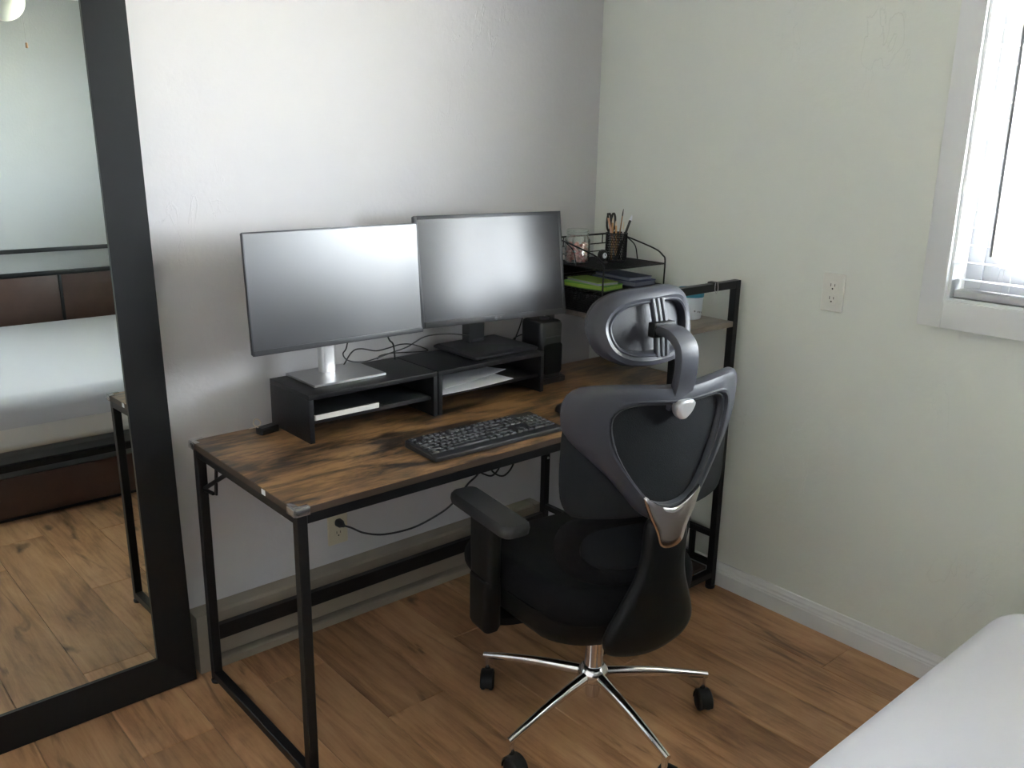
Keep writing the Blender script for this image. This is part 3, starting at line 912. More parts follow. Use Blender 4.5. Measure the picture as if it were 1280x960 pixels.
obj('trim_line', bm, 'bezel_grey', bd)
bm = nb(); add_layers(bm, 0.03, 0.02, 0.006, [(0.211, 0), (0.219, 0), (0.221, 0.002)], c=(0, -0.01, 0))
obj('top_knob', bm, 'bezel_grey', dv)

# ================================================================== CABLES
def cable(name, pts, r, label, n=7, material='cable_black'):
    bm = nb(); add_tube(bm, catmull(pts, n), r, 6)
    return tag(obj(name, bm, material), label, 'cable')
cable('monitor_cable', [(-1.180, -0.120, 0.8795), (-1.149, -0.120, 0.917), (-1.118, -0.120, 0.923), (-1.065, -0.120, 0.909), (-1.021, -0.122, 0.912), (-0.976, -0.125, 0.918), (-0.925, -0.120, 0.909), (-0.865, -0.112, 0.882), (-0.895, -0.107, 0.8795), (-0.996, -0.106, 0.889), (-1.041, -0.108, 0.888), (-1.053, -0.107, 0.8785)], 0.0021, 'thin black cable looping behind the silver monitor stand')
cable('monitor_cable', [(-1.17, -0.15, 1.02), (-1.174, -0.134, 0.941), (-1.187, -0.133, 0.919), (-1.172, -0.133, 0.898), (-1.135, -0.134, 0.887), (-1.093, -0.136, 0.887), (-1.028, -0.138, 0.899), (-0.962, -0.138, 0.910), (-0.892, -0.138, 0.934), (-0.797, -0.132, 0.929), (-0.725, -0.150, 0.918)], 0.0021, 'thin black cable stretching between the two monitor stands')
cable('monitor_cable', [(-1.05, -0.16, 1.03), (-1.047, -0.150, 0.981), (-1.033, -0.146, 0.945), (-1.018, -0.146, 0.926), (-1.013, -0.146, 0.8795)], 0.0026, 'black cable dropping from the silver-stand monitor to the riser')
cable('monitor_cable', [(-0.45, -0.150, 1.03), (-0.436, -0.110, 0.987), (-0.446, -0.102, 0.948), (-0.462, -0.100, 0.902), (-0.481, -0.098, 0.859), (-0.49, -0.092, 0.80), (-0.49, -0.085, 0.70)], 0.0026, 'black cable hanging from the black monitor to behind the desk')
cable('speaker_cable', [(-0.505, -0.085, 0.70), (-0.502, -0.092, 0.80), (-0.496, -0.105, 0.862), (-0.486, -0.130, 0.884), (-0.482, -0.156, 0.892)], 0.0024, 'black cable curving into the back of the upright speaker')
# power cord with plug at the almond outlet
pc = thing('extension_cord', 'black power cord drooping from the almond outlet to under the desk', 'cord', (-1.153, -0.012, 0.3255))
P0 = Vector(pc.location)
bm = nb(); add_layers(bm, 0.026, 0.026, 0.010, [(-0.004, 0.0), (0.014, 0.001), (0.024, 0.006), (0.034, 0.009)], mtx=Matrix.Rotation(PI/2, 4, 'X'))
obj('plug', bm, 'cable_black', pc)
pts = [(-1.153, -0.040, 0.3255), (-1.140, -0.070, 0.324), (-1.119, -0.110, 0.315), (-1.070, -0.150, 0.310), (-0.989, -0.190, 0.323), (-0.922, -0.230, 0.361), (-0.887, -0.270, 0.407), (-0.854, -0.310, 0.480), (-0.842, -0.350, 0.530), (-0.825, -0.37, 0.62), (-0.80, -0.38, 0.715)]
bm = nb(); add_tube(bm, [Vector(p) - P0 for p in catmull(pts, 7)], 0.0032, 6)
obj('lead', bm, 'cable_black', pc)
cable('hanging_cable', [(-0.86, -0.35, 0.714), (-0.845, -0.350, 0.58), (-0.838, -0.350, 0.534), (-0.818, -0.350, 0.516), (-0.785, -0.350, 0.505), (-0.755, -0.350, 0.531), (-0.74, -0.350, 0.60), (-0.745, -0.35, 0.714)], 0.003, 'short black cable loop hanging under the desk beside the cord')
cable('hanging_cable', [(-0.835, -0.385, 0.714), (-0.826, -0.385, 0.60), (-0.819, -0.380, 0.546), (-0.788, -0.380, 0.515), (-0.755, -0.380, 0.510), (-0.722, -0.380, 0.543), (-0.70, -0.38, 0.62), (-0.69, -0.38, 0.714)], 0.003, 'wider black cable loop hanging under the desk')
# small adapter left of the risers
ad = thing('power_adapter', 'small dark adapter with a pale lead on the desk beside the riser with the tablet', 'adapter', (-1.455, -0.170, DH), math.radians(12))
bm = nb(); add_layers(bm, 0.062, 0.030, 0.006, [(0, 0.001), (0.002, 0), (0.016, 0), (0.019, 0.003)])
obj('body', bm, 'device_black', ad)
bm = nb(); add_tube(bm, catmull([(-0.028, 0.004, 0.019), (-0.036, 0.014, 0.030), (-0.018, 0.03, 0.036), (0.004, 0.038, 0.024), (0.010, 0.05, 0.006), (-0.02, 0.056, 0.003)], 6), 0.0016, 6)
obj('lead', bm, 'tip_pale', ad)

# ================================================================== ORGANIZER ON THE UPPER SHELF
OX0, OX1, OY0, OY1 = -0.362, -0.058, -0.398, -0.142
og = thing('desk_organizer', 'black wire mesh tray organizer on the upper shelf', 'organizer', ((OX0 + OX1)/2, (OY0 + OY1)/2, SZ))
ow, od = OX1 - OX0, OY1 - OY0
def mesh_sheet(bm, o, ux, uy, w, h, step=0.0058, wire=0.0027):
    """real woven-wire sheet: square bars in both directions"""
    o, ux, uy = Vector(o), Vector(ux), Vector(uy)
    nrm = ux.cross(uy)
    for L1, L2, a, b in ((w, h, ux, uy), (h, w, uy, ux)):
        n = int(L1/step)
        for k in range(n + 1):
            p0 = o + a*(k*L1/n); p1 = p0 + b*L2
            q = [a*(-wire/2) - nrm*0.0005, a*(wire/2) - nrm*0.0005, a*(wire/2) + nrm*0.0005, a*(-wire/2) + nrm*0.0005]
            A = [bm.verts.new(p0 + d) for d in q]; B = [bm.verts.new(p1 + d) for d in q]
            for j in range(4): bm.faces.new((A[j], A[(j+1) % 4], B[(j+1) % 4], B[j]))
TZs = (0.006, 0.082, 0.156)
for k, z in enumerate(TZs):
    bm = nb(); mesh_sheet(bm, (-ow/2, -od/2, z), (1, 0, 0), (0, 1, 0), ow, od)
    tr = obj('tray', bm, 'black_metal', og, 0)
    bm = nb(); add_tube(bm, [(-ow/2, -od/2, z), (ow/2, -od/2, z), (ow/2, od/2, z), (-ow/2, od/2, z)], 0.0028, 6, True)
    add_tube(bm, [(-ow/2, od/2, z + 0.022), (ow/2, od/2, z + 0.022)], 0.002, 6)
    obj('rim', bm, 'black_metal', tr)
# mesh drawer front at the bottom
bm = nb(); mesh_sheet(bm, (-ow/2 + 0.004, -od/2 + 0.002, 0.012), (1, 0, 0), (0, 0, 1), ow - 0.008, 0.055, 0.005, 0.0022)
dr = obj('drawer_front', bm, 'black_metal', og, 0)
bm = nb(); add_tube(bm, [(-ow/2 + .004, -od/2 + .002, 0.012), (ow/2 - .004, -od/2 + .002, 0.012), (ow/2 - .004, -od/2 + .002, 0.067), (-ow/2 + .004, -od/2 + .002, 0.067)], 0.002, 6, True)
obj('drawer_rim', bm, 'black_metal', dr)
bm = nb(); mesh_sheet(bm, (-ow/2, od/2, 0.006), (1, 0, 0), (0, 0, 1), ow, 0.15, 0.005, 0.0026)
obj('back_mesh', bm, 'black_metal', og, 0)
bm = nb(); mesh_sheet(bm, (-ow/2, -od/2 + .004, 0.012), (0, 1, 0), (0, 0, 1), od - 0.008, 0.055, 0.005, 0.0022)
obj('drawer_side', bm, 'black_metal', og, 0)
# arched wire sides and the raised back rail
for sx in (-1, 1):
    x = sx*(ow/2 + 0.003)
    path = [(x, -od/2, 0.0), (x, -od/2, 0.10), (x, -od/2, 0.168), (x, -od/2 + 0.012, 0.184), (x, -od/2 + 0.05, 0.203), (x, od/2 - 0.075, 0.232), (x, od/2 - 0.02, 0.240), (x, od/2, 0.236), (x, od/2, 0.20), (x, od/2, 0.0)]
    bm = nb(); add_tube(bm, catmull(path, 5), 0.0028, 6)
    add_tube(bm, catmull([(x, od/2 - 0.075, 0.231), (x, od/2 - 0.115, 0.205), (x, od/2 - 0.130, 0.158)], 6), 0.002, 6)
    obj('side_arch', bm, 'black_metal', og)
bm = nb(); add_tube(bm, [(-ow/2, od/2, 0.238), (ow/2, od/2, 0.238)], 0.0035, 6); add_tube(bm, [(-ow/2, od/2, 0.205), (ow/2, od/2, 0.205)], 0.0022, 6)
for k in (-0.3, 0.05, 0.35): add_tube(bm, [(k*ow, od/2, 0.205), (k*ow, od/2, 0.238)], 0.002, 6)
obj('back_rail', bm, 'black_metal', og)
OZ = SZ + TZs[2] + 0.0006
MZ = SZ + TZs[1] + 0.0006
ocx, ocy = (OX0 + OX1)/2, (OY0 + OY1)/2
# folders and pads in the middle tray
def pad(name, w, d, h, loc, rz, material, label, cat):
    bm = nb(); add_layers(bm, w, d, 0.003, [(0, 0), (h*0.12, 0)])
    t = thing(name, label, cat, loc, rz)
    obj('lower_cover', bm, material, t)
    bm = nb(); add_layers(bm, w - 0.004, d - 0.004, 0.002, [(h*0.12, 0), (h*0.86, 0)]); obj('pages', bm, 'page_grey' if material != 'green_paper' else 'lime_paper', t)
    bm = nb(); add_layers(bm, w, d, 0.003, [(h*0.86, 0), (h, 0)]); obj('upper_cover', bm, material, t)
pad('notepad', 0.105, 0.19, 0.016, (OX0 + 0.062, ocy - 0.015, MZ), math.radians(8), 'green_paper', 'green notepad with lime pages in the middle mesh tray', 'notepad')
pad('notepad', 0.09, 0.17, 0.010, (OX0 + 0.060, ocy - 0.02, MZ + 0.0165), math.radians(-6), 'lime_paper', 'small lime notepad on top of the green one in the tray', 'notepad')
pad('folder', 0.115, 0.20, 0.018, (OX1 - 0.075, ocy - 0.01, MZ), math.radians(2), 'indigo_paper', 'indigo folder lying flat in the middle mesh tray', 'folder')
pad('folder', 0.108, 0.18, 0.012, (OX1 - 0.078, ocy - 0.01, MZ + 0.0185), math.radians(-5), 'blue_paper', 'dark blue folder on the indigo one in the tray', 'folder')
# glass jar of sweets
jx, jy = -0.305, -0.215
jr = thing('glass_jar', 'clear glass jar with ribbed lid on the organizer top', 'jar', (jx, jy, OZ))
bm = nb(); add_lathe(bm, [(0, 0.0), (0.040, 0.0), (0.044, 0.004), (0.044, 0.080), (0.038, 0.090), (0.036, 0.096), (0.034, 0.096), (0.036, 0.089), (0.0415, 0.079), (0.0415, 0.006), (0, 0.004)], n=28)
obj('jar_body', bm, 'jar_glass', jr)
bm = nb(); add_lathe(bm, [(0, 0.116), (0.036, 0.116), (0.039, 0.113), (0.039, 0.109), (0.037, 0.107), (0.039, 0.105), (0.039, 0.098), (0.036, 0.097), (0, 0.097)], n=28)
obj('lid', bm, 'jar_glass', jr)
bm = nb(); rnd = random.Random(5)
layer_z = 0.012
cnt = 0
for lay in range(5):
    for k in range(13):
        rr = 0.030*math.sqrt(rnd.random()); a = rnd.uniform(0, 2*PI)
        if k < 8: rr = 0.0325; a = k*PI/4 + lay*0.4
        M = Matrix.Translation((rr*math.cos(a), rr*math.sin(a), 0.012 + lay*0.0125 + rnd.uniform(-.002, .002))) @ Matrix.Rotation(rnd.uniform(0, 6), 4, 'Z') @ Matrix.Rotation(rnd.uniform(0, 3), 4, 'X') @ Matrix.Diagonal((0.0085, 0.0065, 0.0065, 1))
        r_ = bmesh.ops.create_icosphere(bm, subdivisions=1, radius=1.0, matrix=M)
me_o = obj('sweets', bm, 'pink', None, 180, loc=(jx, jy, OZ + 0.0005))
me_o.data.materials.append(MATS['pale_pink'])
for i, pgn in enumerate(me_o.data.polygons): pgn.material_index = (i // 20) % 2
tag(me_o, 'pink and red sweets filling the glass jar', 'sweets', kind='stuff')
# small round-faced gadget
gd = thing('desk_clock', 'tiny dark clock with a white round face beside the jar', 'clock', (-0.238, -0.272, OZ))
bm = nb(); add_layers(bm, 0.034, 0.022, 0.004, [(0, 0), (0.006, 0), (0.008, 0.002)]); obj('foot', bm, 'bezel_grey', gd)
bm = nb(); add_lathe(bm, [(0, -0.008), (0.017, -0.008), (0.020, -0.004), (0.020, 0.006), (0.016, 0.010), (0, 0.010)], (0, 0, 0.027), 20, Matrix.Rotation(PI/2, 4, 'X')); obj('case', bm, 'pen_black', gd)
bm = nb(); add_lathe(bm, [(0, 0.010), (0.010, 0.010), (0.009, 0.012), (0, 0.012)], (0, 0, 0.027), 20, Matrix.Rotation(PI/2, 4, 'X')); fc = obj('face', bm, 'paper_white', gd)
boxo('hand', (0, -0.0125, 0.030), (0.002, 0.001, 0.008), 'pen_black', fc)
# mesh pen cup and its contents
cx_, cy_ = -0.160, -0.262
pcup = thing('pen_cup', 'black wire mesh pen cup holding pencils and scissors', 'cup', (cx_, cy_, OZ))
bm = nb(); add_lathe(bm, [(0, 0), (0.037, 0), (0.037, 0.003), (0, 0.003)], n=28); obj('cup_base', bm, 'black_metal', pcup)
bm = nb()
for k in range(44):
    a = 2*PI*k/44
    for sg in (-1, 1):
        pa = [(0.037*math.cos(a + sg*t*0.8), 0.037*math.sin(a + sg*t*0.8), 0.003 + 0.095*t) for t in [i/6 for i in range(7)]]
        add_tube(bm, pa, 0.0011, 3)
obj('mesh_wall', bm, 'black_metal', pcup, 0)
for z in (0.004, 0.098):
    bm = nb(); add_tube(bm, [(0.037*math.cos(2*PI*k/28), 0.037*math.sin(2*PI*k/28), z) for k in range(28)], 0.0024, 6, True)
    obj('cup_rim', bm, 'black_metal', pcup)
def stick(name, a, b, r, mbody, mtip, label, cat, tipl=0.16):
    """pencil-like stick from a (in the cup) to b (free end)"""
    a, b = Vector(a), Vector(b)
    t = thing(name, label, cat, (cx_ + a.x, cy_ + a.y, OZ + a.z), group='things standing in the pen cup')
    d = b - a
    q = a*0 + d*(1 - tipl)
    bm = nb(); add_tube(bm, [Vector((0, 0, 0)), q], r, 6); obj('shaft', bm, mbody, t)
    bm = nb(); add_tube(bm, [q, q + (d - q)*0.5, d], r*1.04, 6, scale=[1, 0.9, 0.3]); obj('tip', bm, mtip, t)
stick('pencil', (0.012, 0.006, 0.005), (-0.040, 0.012, 0.168), 0.0036, 'pencil_peach', 'pen_black', 'peach pencil leaning to the jar side of the cup', 'pencil', .1)
stick('pencil', (-0.016, 0.006, 0.005), (-0.006, 0.016, 0.150), 0.0036, 'pencil_tan', 'tip_pale', 'tan pencil standing upright in the mesh cup', 'pencil', .12)
stick('pencil', (-0.010, -0.012, 0.005), (-0.020, -0.012, 0.142), 0.0036, 'pencil_tan', 'tip_pale', 'shorter tan pencil at the front of the mesh cup', 'pencil', .12)
stick('paintbrush', (-0.004, -0.004, 0.005), (0.033, 0.004, 0.180), 0.0024, 'brush_wood', 'pen_black', 'tall thin brown paintbrush in the mesh cup', 'brush', .14)
stick('pen', (-0.018, -0.016, 0.005), (0.062, -0.012, 0.158), 0.0045, 'pen_black', 'paper_white', 'black pen with a white end leaning towards the corner', 'pen', .12)
stick('stylus', (0.014, -0.012, 0.005), (0.018, -0.014, 0.138), 0.0028, 'plastic_white', 'tip_pale', 'slim white stylus standing in the mesh cup', 'stylus', .2)
sc_ = thing('scissors', 'black-handled scissors standing in the mesh cup', 'scissors', (cx_ - 0.010, cy_ + 0.020, OZ + 0.005), group='things standing in the pen cup')
bm = nb(); add_box(bm, (0, 0, 0.05), (0.010, 0.002, 0.10), 0.0005); obj('blade', bm, 'silver', sc_)
for sx in (-1, 1):
    bm = nb(); ring = [(sx*0.011 + 0.010*math.cos(2*PI*k/14), 0, 0.130 + 0.030*math.sin(2*PI*k/14)) for k in range(14)]
    add_tube(bm, ring, 0.0038, 6, True); obj('handle', bm, 'pen_black', sc_)
# paper cup on the shelf behind the front rail
cpx, cpy = -0.128, -0.575
pcu = thing('patterned_cup', 'pale dotted cup with a teal band on the upper shelf', 'cup', (cpx, cpy, SZ))
bm = nb(); add_lathe(bm, [(0, 0), (0.034, 0), (0.038, 0.004), (0.042, 0.075), (0.040, 0.075), (0.036, 0.006), (0, 0.004)], n=28); obj('cup_body', bm, 'cup_white', pcu)
bm = nb(); add_lathe(bm, [(0.0415, 0.0745), (0.0438, 0.0745), (0.0446, 0.100), (0.043, 0.1005), (0.0405, 0.0745)], n=28); obj('band', bm, 'teal', pcu)
for k in range(16):
    a = k*2.399; z = 0.014 + 0.05*((k*0.618) % 1)
    rr = 0.0382 + (z - 0.004)*0.056
    Mr = Matrix.Rotation(a, 4, 'Z') @ Matrix.Rotation(PI/2, 4, 'Y')
    bm = nb(); add_lathe(bm, [(0, 0), (0.0032, 0), (0.0026, 0.0009), (0, 0.001)], (rr*math.cos(a), rr*math.sin(a), z), 8, Mr); obj('dot', bm, 'dot_grey', pcu)
# black clip hung over the front rail of the tower
ck = thing('binder_clip', 'small black clip on the front rail of the shelf tower', 'clip', (-0.226 + 0.06, Y0 + s + .002, TZ))
bm = nb(); add_layers(bm, 0.022, 0.030, 0.003, [(0.0, 0.0), (0.004, 0.002), (0.006, 0.006)]); obj('clip_body', bm, 'pen_black', ck)
for sy in (-1, 1):
    bm = nb(); add_tube(bm, catmull([(-0.006, sy*0.0145, 0.004), (-0.008, sy*0.016, -0.018), (0.0, sy*0.017, -0.030), (0.008, sy*0.016, -0.018), (0.006, sy*0.0145, 0.004)], 5), 0.0012, 5); obj('clip_arm', bm, 'silver', ck)

# ================================================================== OFFICE CHAIR
CHR = math.radians(-8.5)
ch = thing('office_chair', 'black mesh office chair with headrest, armrests and chrome star base', 'chair', (-0.912, -0.938, 0), CHR)
# ---- star base
th0 = math.radians(41.5) - CHR
bm = nb(); add_lathe(bm, [(0, 0.075), (0.020, 0.075), (0.021, 0.118), (0.035, 0.124), (0.042, 0.134), (0.042, 0.150), (0.036, 0.164), (0.028, 0.170), (0, 0.170)], n=32)
obj('hub', bm, 'chrome', ch)
bm = nb(); add_lathe(bm, [(0, 0.16), (0.026, 0.16), (0.026, 0.27), (0.022, 0.275), (0.022, 0.34), (0, 0.34)], n=32)
obj('gas_column', bm, 'chrome', ch)
cast_m = {}
for k in range(5):
    a = th0 + k*2*PI/5
    d = Vector((math.cos(a), math.sin(a), 0))
    path = [d*0.034 + Vector((0, 0, 0.140)), d*0.15 + Vector((0, 0, 0.130)), d*0.26 + Vector((0, 0, 0.113)), d*0.333 + Vector((0, 0, 0.099))]
    path = catmull(path, 5)
    n_ = len(path)
    pr3 = [(0.012*math.cos(2*PI*i/14), 0.0135*math.sin(2*PI*i/14)) for i in range(14)]
    bm = nb(); add_sweep(bm, path, pr3, scale=[(1.25 - 0.55*i/(n_ - 1), 1.25 - 0.55*i/(n_ - 1)) for i in range(n_)])
    obj('base_leg', bm, 'chrome', ch, 50)
    # caster
    e = d*0.322
    sw = (0.4, -0.62, 0.15, 1.9, -0.40)[k]
    ca = bpy.data.objects.new('caster', None); C.objects.link(ca); ca.parent = ch; ca.location = (e.x, e.y, 0); ca.rotation_euler = (0, 0, sw)
    def cpart(key, maker, material):
        if key in cast_m:
            o = bpy.data.objects.new(key[0], cast_m[key]); C.objects.link(o); o.parent = ca
        else:
            bm = nb(); maker(bm); o = obj(key[0], bm, material, ca); cast_m[key] = o.data
        return o
    cpart(('stem', 0), lambda bm: add_lathe(bm, [(0, 0.050), (0.0075, 0.050), (0.0085, 0.064), (0.0085, 0.098), (0, 0.098)], n=14), 'chrome')
    for sx in (-1, 1):
        cpart(('wheel', sx), lambda bm: add_lathe(bm, [(0, -0.008), (0.020, -0.008), (0.0260, -0.005), (0.0275, 0.0), (0.0260, 0.005), (0.020, 0.008), (0, 0.008)], (sx*0.0115, -0.014, 0.0275), 22, Matrix.Rotation(PI/2, 4, 'Y')), 'chair_black')
    def hood(bm):
        add_box(bm, (0, -0.010, 0.036), (0.008, 0.036, 0.036), 0.002)
        arc = [(0, -0.014 + 0.0310*math.cos(t), 0.0275 + 0.0310*math.sin(t)) for t in [math.radians(-10 + 20*i) for i in range(11)]]
        add_sweep(bm, arc, [(-0.0195, -0.002), (0.0195, -0.002), (0.016, 0.003), (-0.016, 0.003)], up0=(0, 1, 0))
    cpart(('hood', 0), hood, 'chair_black')
# ---- seat
def seatfn(p):
    z = p.z
    y = p.y
    z += 0.018*max(0, y/0.25)**2*(-1) + 0.03*(p.x/0.25)**2*(0.4) + 0.012*max(0, -y/0.25)**2
    return Vector((p.x*(1 - 0.30*(y < 0)*(y/0.27)**2), y, z))
def add_cushion(bm, w, d, r, z0, z1, edge, fn):
    lay = []
    for i in range(7):
        t = i/6*PI/2
        lay.append((z0 + (z1 - z0)*0.5*(1 - math.cos(t)), edge*(1 - math.sin(t))))
    for i in range(1, 7):
        t = i/6*PI/2
        lay.append((z0 + (z1 - z0)*(0.5 + 0.5*math.sin(t)), edge*(1 - math.cos(t))))
    for k in (0.3, 0.6, 0.85):
        lay.append((z1 + 0.004*k, edge + (min(w, d)/2 - edge)*k))
    add_layers(bm, w, d, r, lay, n=8, fn=fn)
bm = nb(); add_cushion(bm, 0.52, 0.54, 0.11, 0.385, 0.490, 0.048, seatfn)
bmesh.ops.translate(bm, vec=(0, 0.068, 0), verts=bm.verts[:])
obj('seat', bm, 'chair_fabric', ch, 60)
bm = nb(); add_layers(bm, 0.50, 0.48, 0.14, [(0.302, 0.13), (0.312, 0.08), (0.335, 0.035), (0.372, 0.006), (0.425, 0.0)], n=8, fn=lambda p: Vector((p.x*(1 - 0.30*(p.y < 0)*(p.y/0.24)**2), p.y + 0.06, p.z)))
obj('seat_shell', bm, 'chair_black', ch, 60)
bm = nb(); add_layers(bm, 0.17, 0.26, 0.03, [(0.285, 0.03), (0.295, 0.015), (0.335, 0.0)], c=(0, 0.02, 0))
obj('tilt_mechanism', bm, 'chair_black', ch)
# ---- outline helpers for the back
def half(pts, n):
    """right half outline from top centre to bottom centre -> closed symmetric loop of 2n points"""
    P = [Vector((x, z)) for x, z in pts]
    m = [Vector((-P[1].x, P[1].y))] + P + [Vector((-P[-2].x, P[-2].y))]
    dense = []
    for i in range(1, len(m) - 2):
        a, b, c, d = m[i-1], m[i], m[i+1], m[i+2]
        for k in range(12):
            t = k/12
            dense.append(0.5*((2*b) + (c - a)*t + (2*a - 5*b + 4*c - d)*t*t + (3*b - a - 3*c + d)*t**3))
    dense.append(P[-1])
    L_ = [0.0]
    for a, b in zip(dense, dense[1:]): L_.append(L_[-1] + (b - a).length)
    res = []; j = 0
    for k in range(n + 1):
        s_ = L_[-1]*k/n
        while j < len(L_) - 2 and L_[j+1] < s_: j += 1
        f = (s_ - L_[j])/max(1e-9, L_[j+1] - L_[j])
        res.append(dense[j].lerp(dense[j+1], min(1, f)))
    res[0].x = 0; res[-1].x = 0
    return res + [Vector((-p.x, p.y)) for p in res[-2:0:-1]]
def add_ring(bm, outer, inner, yf, sect):
    """closed ring between two loops; sect = closed list of (t, dy)"""
    n = len(outer)
    rings = []
    for t, dy in sect:
        rg = []
        for A, B in zip(outer, inner):
            q = A.lerp(B, t)
            rg.append(bm.verts.new((q.x, yf(q.x, q.y) + dy, q.y)))
        rings.append(rg)
    m = len(rings)
    for i in range(m):
        A, B = rings[i], rings[(i + 1) % m]
        for j in range(n):
            bm.faces.new((A[j], A[(j+1) % n], B[(j+1) % n], B[j]))
def add_pad(bm, outer, ctr, yf, front, back, steps=6, edge=0.12):
    """solid pad: rounded rim, two faces; front/back = thickness either side"""
    n = len(outer)
    ctr = Vector(ctr)
    sect = []
    ts = [0, edge*0.3, edge, 0.35, 0.6, 0.85]
    pf = [0, 0.7, 1, 1, 1, 1]
    lines = [(t, -back*f) for t, f in zip(ts, pf)][::-1] + [(t, front*f) for t, f in zip(ts, pf)][1:]
    rings = []
    for t, dy in lines:
        rings.append([bm.verts.new(((q := A.lerp(ctr, t)).x, yf(q.x, q.y) + dy, q.y)) for A in outer])
    for A, B in zip(rings, rings[1:]):
        for j in range(n): bm.faces.new((A[j], A[(j+1) % n], B[(j+1) % n], B[j]))
    for rg, dy in ((rings[0], -back), (rings[-1], front)):
        c_ = bm.verts.new((ctr.x, yf(ctr.x, ctr.y) + dy, ctr.y))
        for j in range(n): bm.faces.new((rg[j], rg[(j+1) % n], c_))
# ---- backrest: curved mesh panel, plastic frame behind it
def ypan(x, z): return -0.236 + 1.30*x*x - 0.06*x - 0.10*(z - 0.85)**2*2 + 0.03*(0.85 - z)
NB_ = 44
pan = half([(0, 1.004), (0.12, 1.012), (0.195, 1.010), (0.228, 0.990), (0.240, 0.94), (0.243, 0.86), (0.242, 0.78), (0.234, 0.735), (0.21, 0.710), (0.12, 0.704), (0, 0.704)], NB_)
bm = nb(); add_pad(bm, pan, (0, 0.86), ypan, 0.010, 0.008, edge=0.07)
br = obj('backrest', bm, 'chair_mesh', ch, 60)
fo = half([(0, 1.020), (0.12, 1.027), (0.205, 1.024), (0.240, 1.000), (0.246, 0.950), (0.236, 0.905), (0.200, 0.862), (0.156, 0.815), (0.116, 0.765), (0.084, 0.724), (0.048, 0.700), (0, 0.692)], NB_)
fi = half([(0, 0.976), (0.08, 0.980), (0.122, 0.976), (0.147, 0.957), (0.150, 0.920), (0.130, 0.855), (0.094, 0.792), (0.052, 0.748), (0, 0.735)], NB_)
bm = nb(); add_ring(bm, fo, fi, lambda x, z: ypan(x, z) - 0.012, [(0, 0.014), (0, 0.0), (0.10, -0.010), (0.35, -0.016), (0.66, -0.017), (0.72, -0.021), (0.80, -0.020), (0.84, -0.012), (0.94, -0.008), (1.0, 0.0), (1.0, 0.010), (0.5, 0.010)])
obj('back_frame', bm, 'chair_plastic', ch, 40)
# bright inlay line around the opening
mid = [A.lerp(B, 0.91) for A, B in zip(fo, fi)]
bm = nb(); add_tube(bm, [(q.x, ypan(q.x, q.y) - 0.0225, q.y) for q in mid], 0.0022, 5, True)
obj('frame_piping', bm, 'bezel_grey', ch, 60)
# silver Y plate
pl_h = half([(0, 0.728), (0.030, 0.735), (0.060, 0.752), (0.082, 0.768), (0.086, 0.760), (0.068, 0.715), (0.046, 0.672), (0.036, 0.640), (0.022, 0.628), (0, 0.624)], 30)
bm = nb(); add_pad(bm, pl_h, (0, 0.69), lambda x, z: -0.262 + 0.6*x*x, 0.006, 0.008, edge=0.10)
obj('silver_plate', bm, 'plate_chrome', ch, 50)
# spine below the plate, flaring like a bell and tucking under the seat
def ytail(x, z):
    t = max(0.0, 0.44 - z)
    return -0.247 + 0.9*x*x + 0.10*max(0.0, 0.62 - z) + 0.6*t*t
tl = half([(0, 0.715), (0.050, 0.705), (0.060, 0.660), (0.062, 0.600), (0.075, 0.540), (0.106, 0.470), (0.132, 0.410), (0.138, 0.370), (0.112, 0.338), (0.05, 0.322), (0, 0.318)], 40)
bm = nb(); add_pad(bm, tl, (0, 0.47), ytail, 0.022, 0.018, edge=0.16)
obj('back_spine', bm, 'chair_black', ch, 60)
# lumbar support ring with its own mesh
def ylum(x, z): return -0.172 + 1.6*x*x
lo = half([(0, 0.700), (0.11, 0.698), (0.185, 0.680), (0.215, 0.635), (0.210, 0.575), (0.17, 0.525), (0.09, 0.500), (0, 0.495)], 36)
li = half([(0, 0.655), (0.09, 0.654), (0.144, 0.642), (0.162, 0.612), (0.155, 0.580), (0.122, 0.552), (0.06, 0.540), (0, 0.538)], 36)
bm = nb(); add_ring(bm, lo, li, ylum, [(0, 0), (0.15, -0.012), (0.5, -0.017), (0.85, -0.012), (1, 0), (0.85, 0.012), (0.5, 0.017), (0.15, 0.012)])
lr = obj('lumbar_support', bm, 'chair_fabric', ch, 60)
bm = nb(); add_pad(bm, [p * 1.0 for p in li], (0, 0.598), lambda x, z: ylum(x, z), 0.004, 0.003)
obj('lumbar_mesh', bm, 'chair_mesh', lr, 60)
# ---- headrest
def yhd(x, z): return -0.158 + 1.6*x*x + 0.19*x + 0.25*(z - 1.15)
HDZ = -0.018
ho = half([(0, 1.238), (0.08, 1.236), (0.132, 1.222), (0.164, 1.192), (0.172, 1.155), (0.158, 1.110), (0.118, 1.082), (0.06, 1.072), (0, 1.070)], 40); ho = [Vector((q.x, q.y + HDZ)) for q in ho]
hi = half([(0, 1.206), (0.065, 1.204), (0.102, 1.194), (0.125, 1.173), (0.128, 1.150), (0.114, 1.122), (0.082, 1.107), (0.04, 1.102), (0, 1.101)], 40); hi = [Vector((q.x, q.y + HDZ)) for q in hi]
bm = nb(); add_ring(bm, ho, hi, yhd, [(0, 0.012), (0, -0.004), (0.18, -0.017), (0.5, -0.021), (0.72, -0.016), (0.80, -0.018), (0.92, -0.014), (1, -0.002), (1, 0.010), (0.5, 0.014)])
hr = obj('headrest_frame', bm, 'chair_plastic', ch, 40)
bm = nb(); add_pad(bm, ho, (0, 1.155 + HDZ), lambda x, z: yhd(x, z) + 0.020, 0.018, 0.012, edge=0.15)
obj('headrest_cushion', bm, 'head_pad', ch, 60)
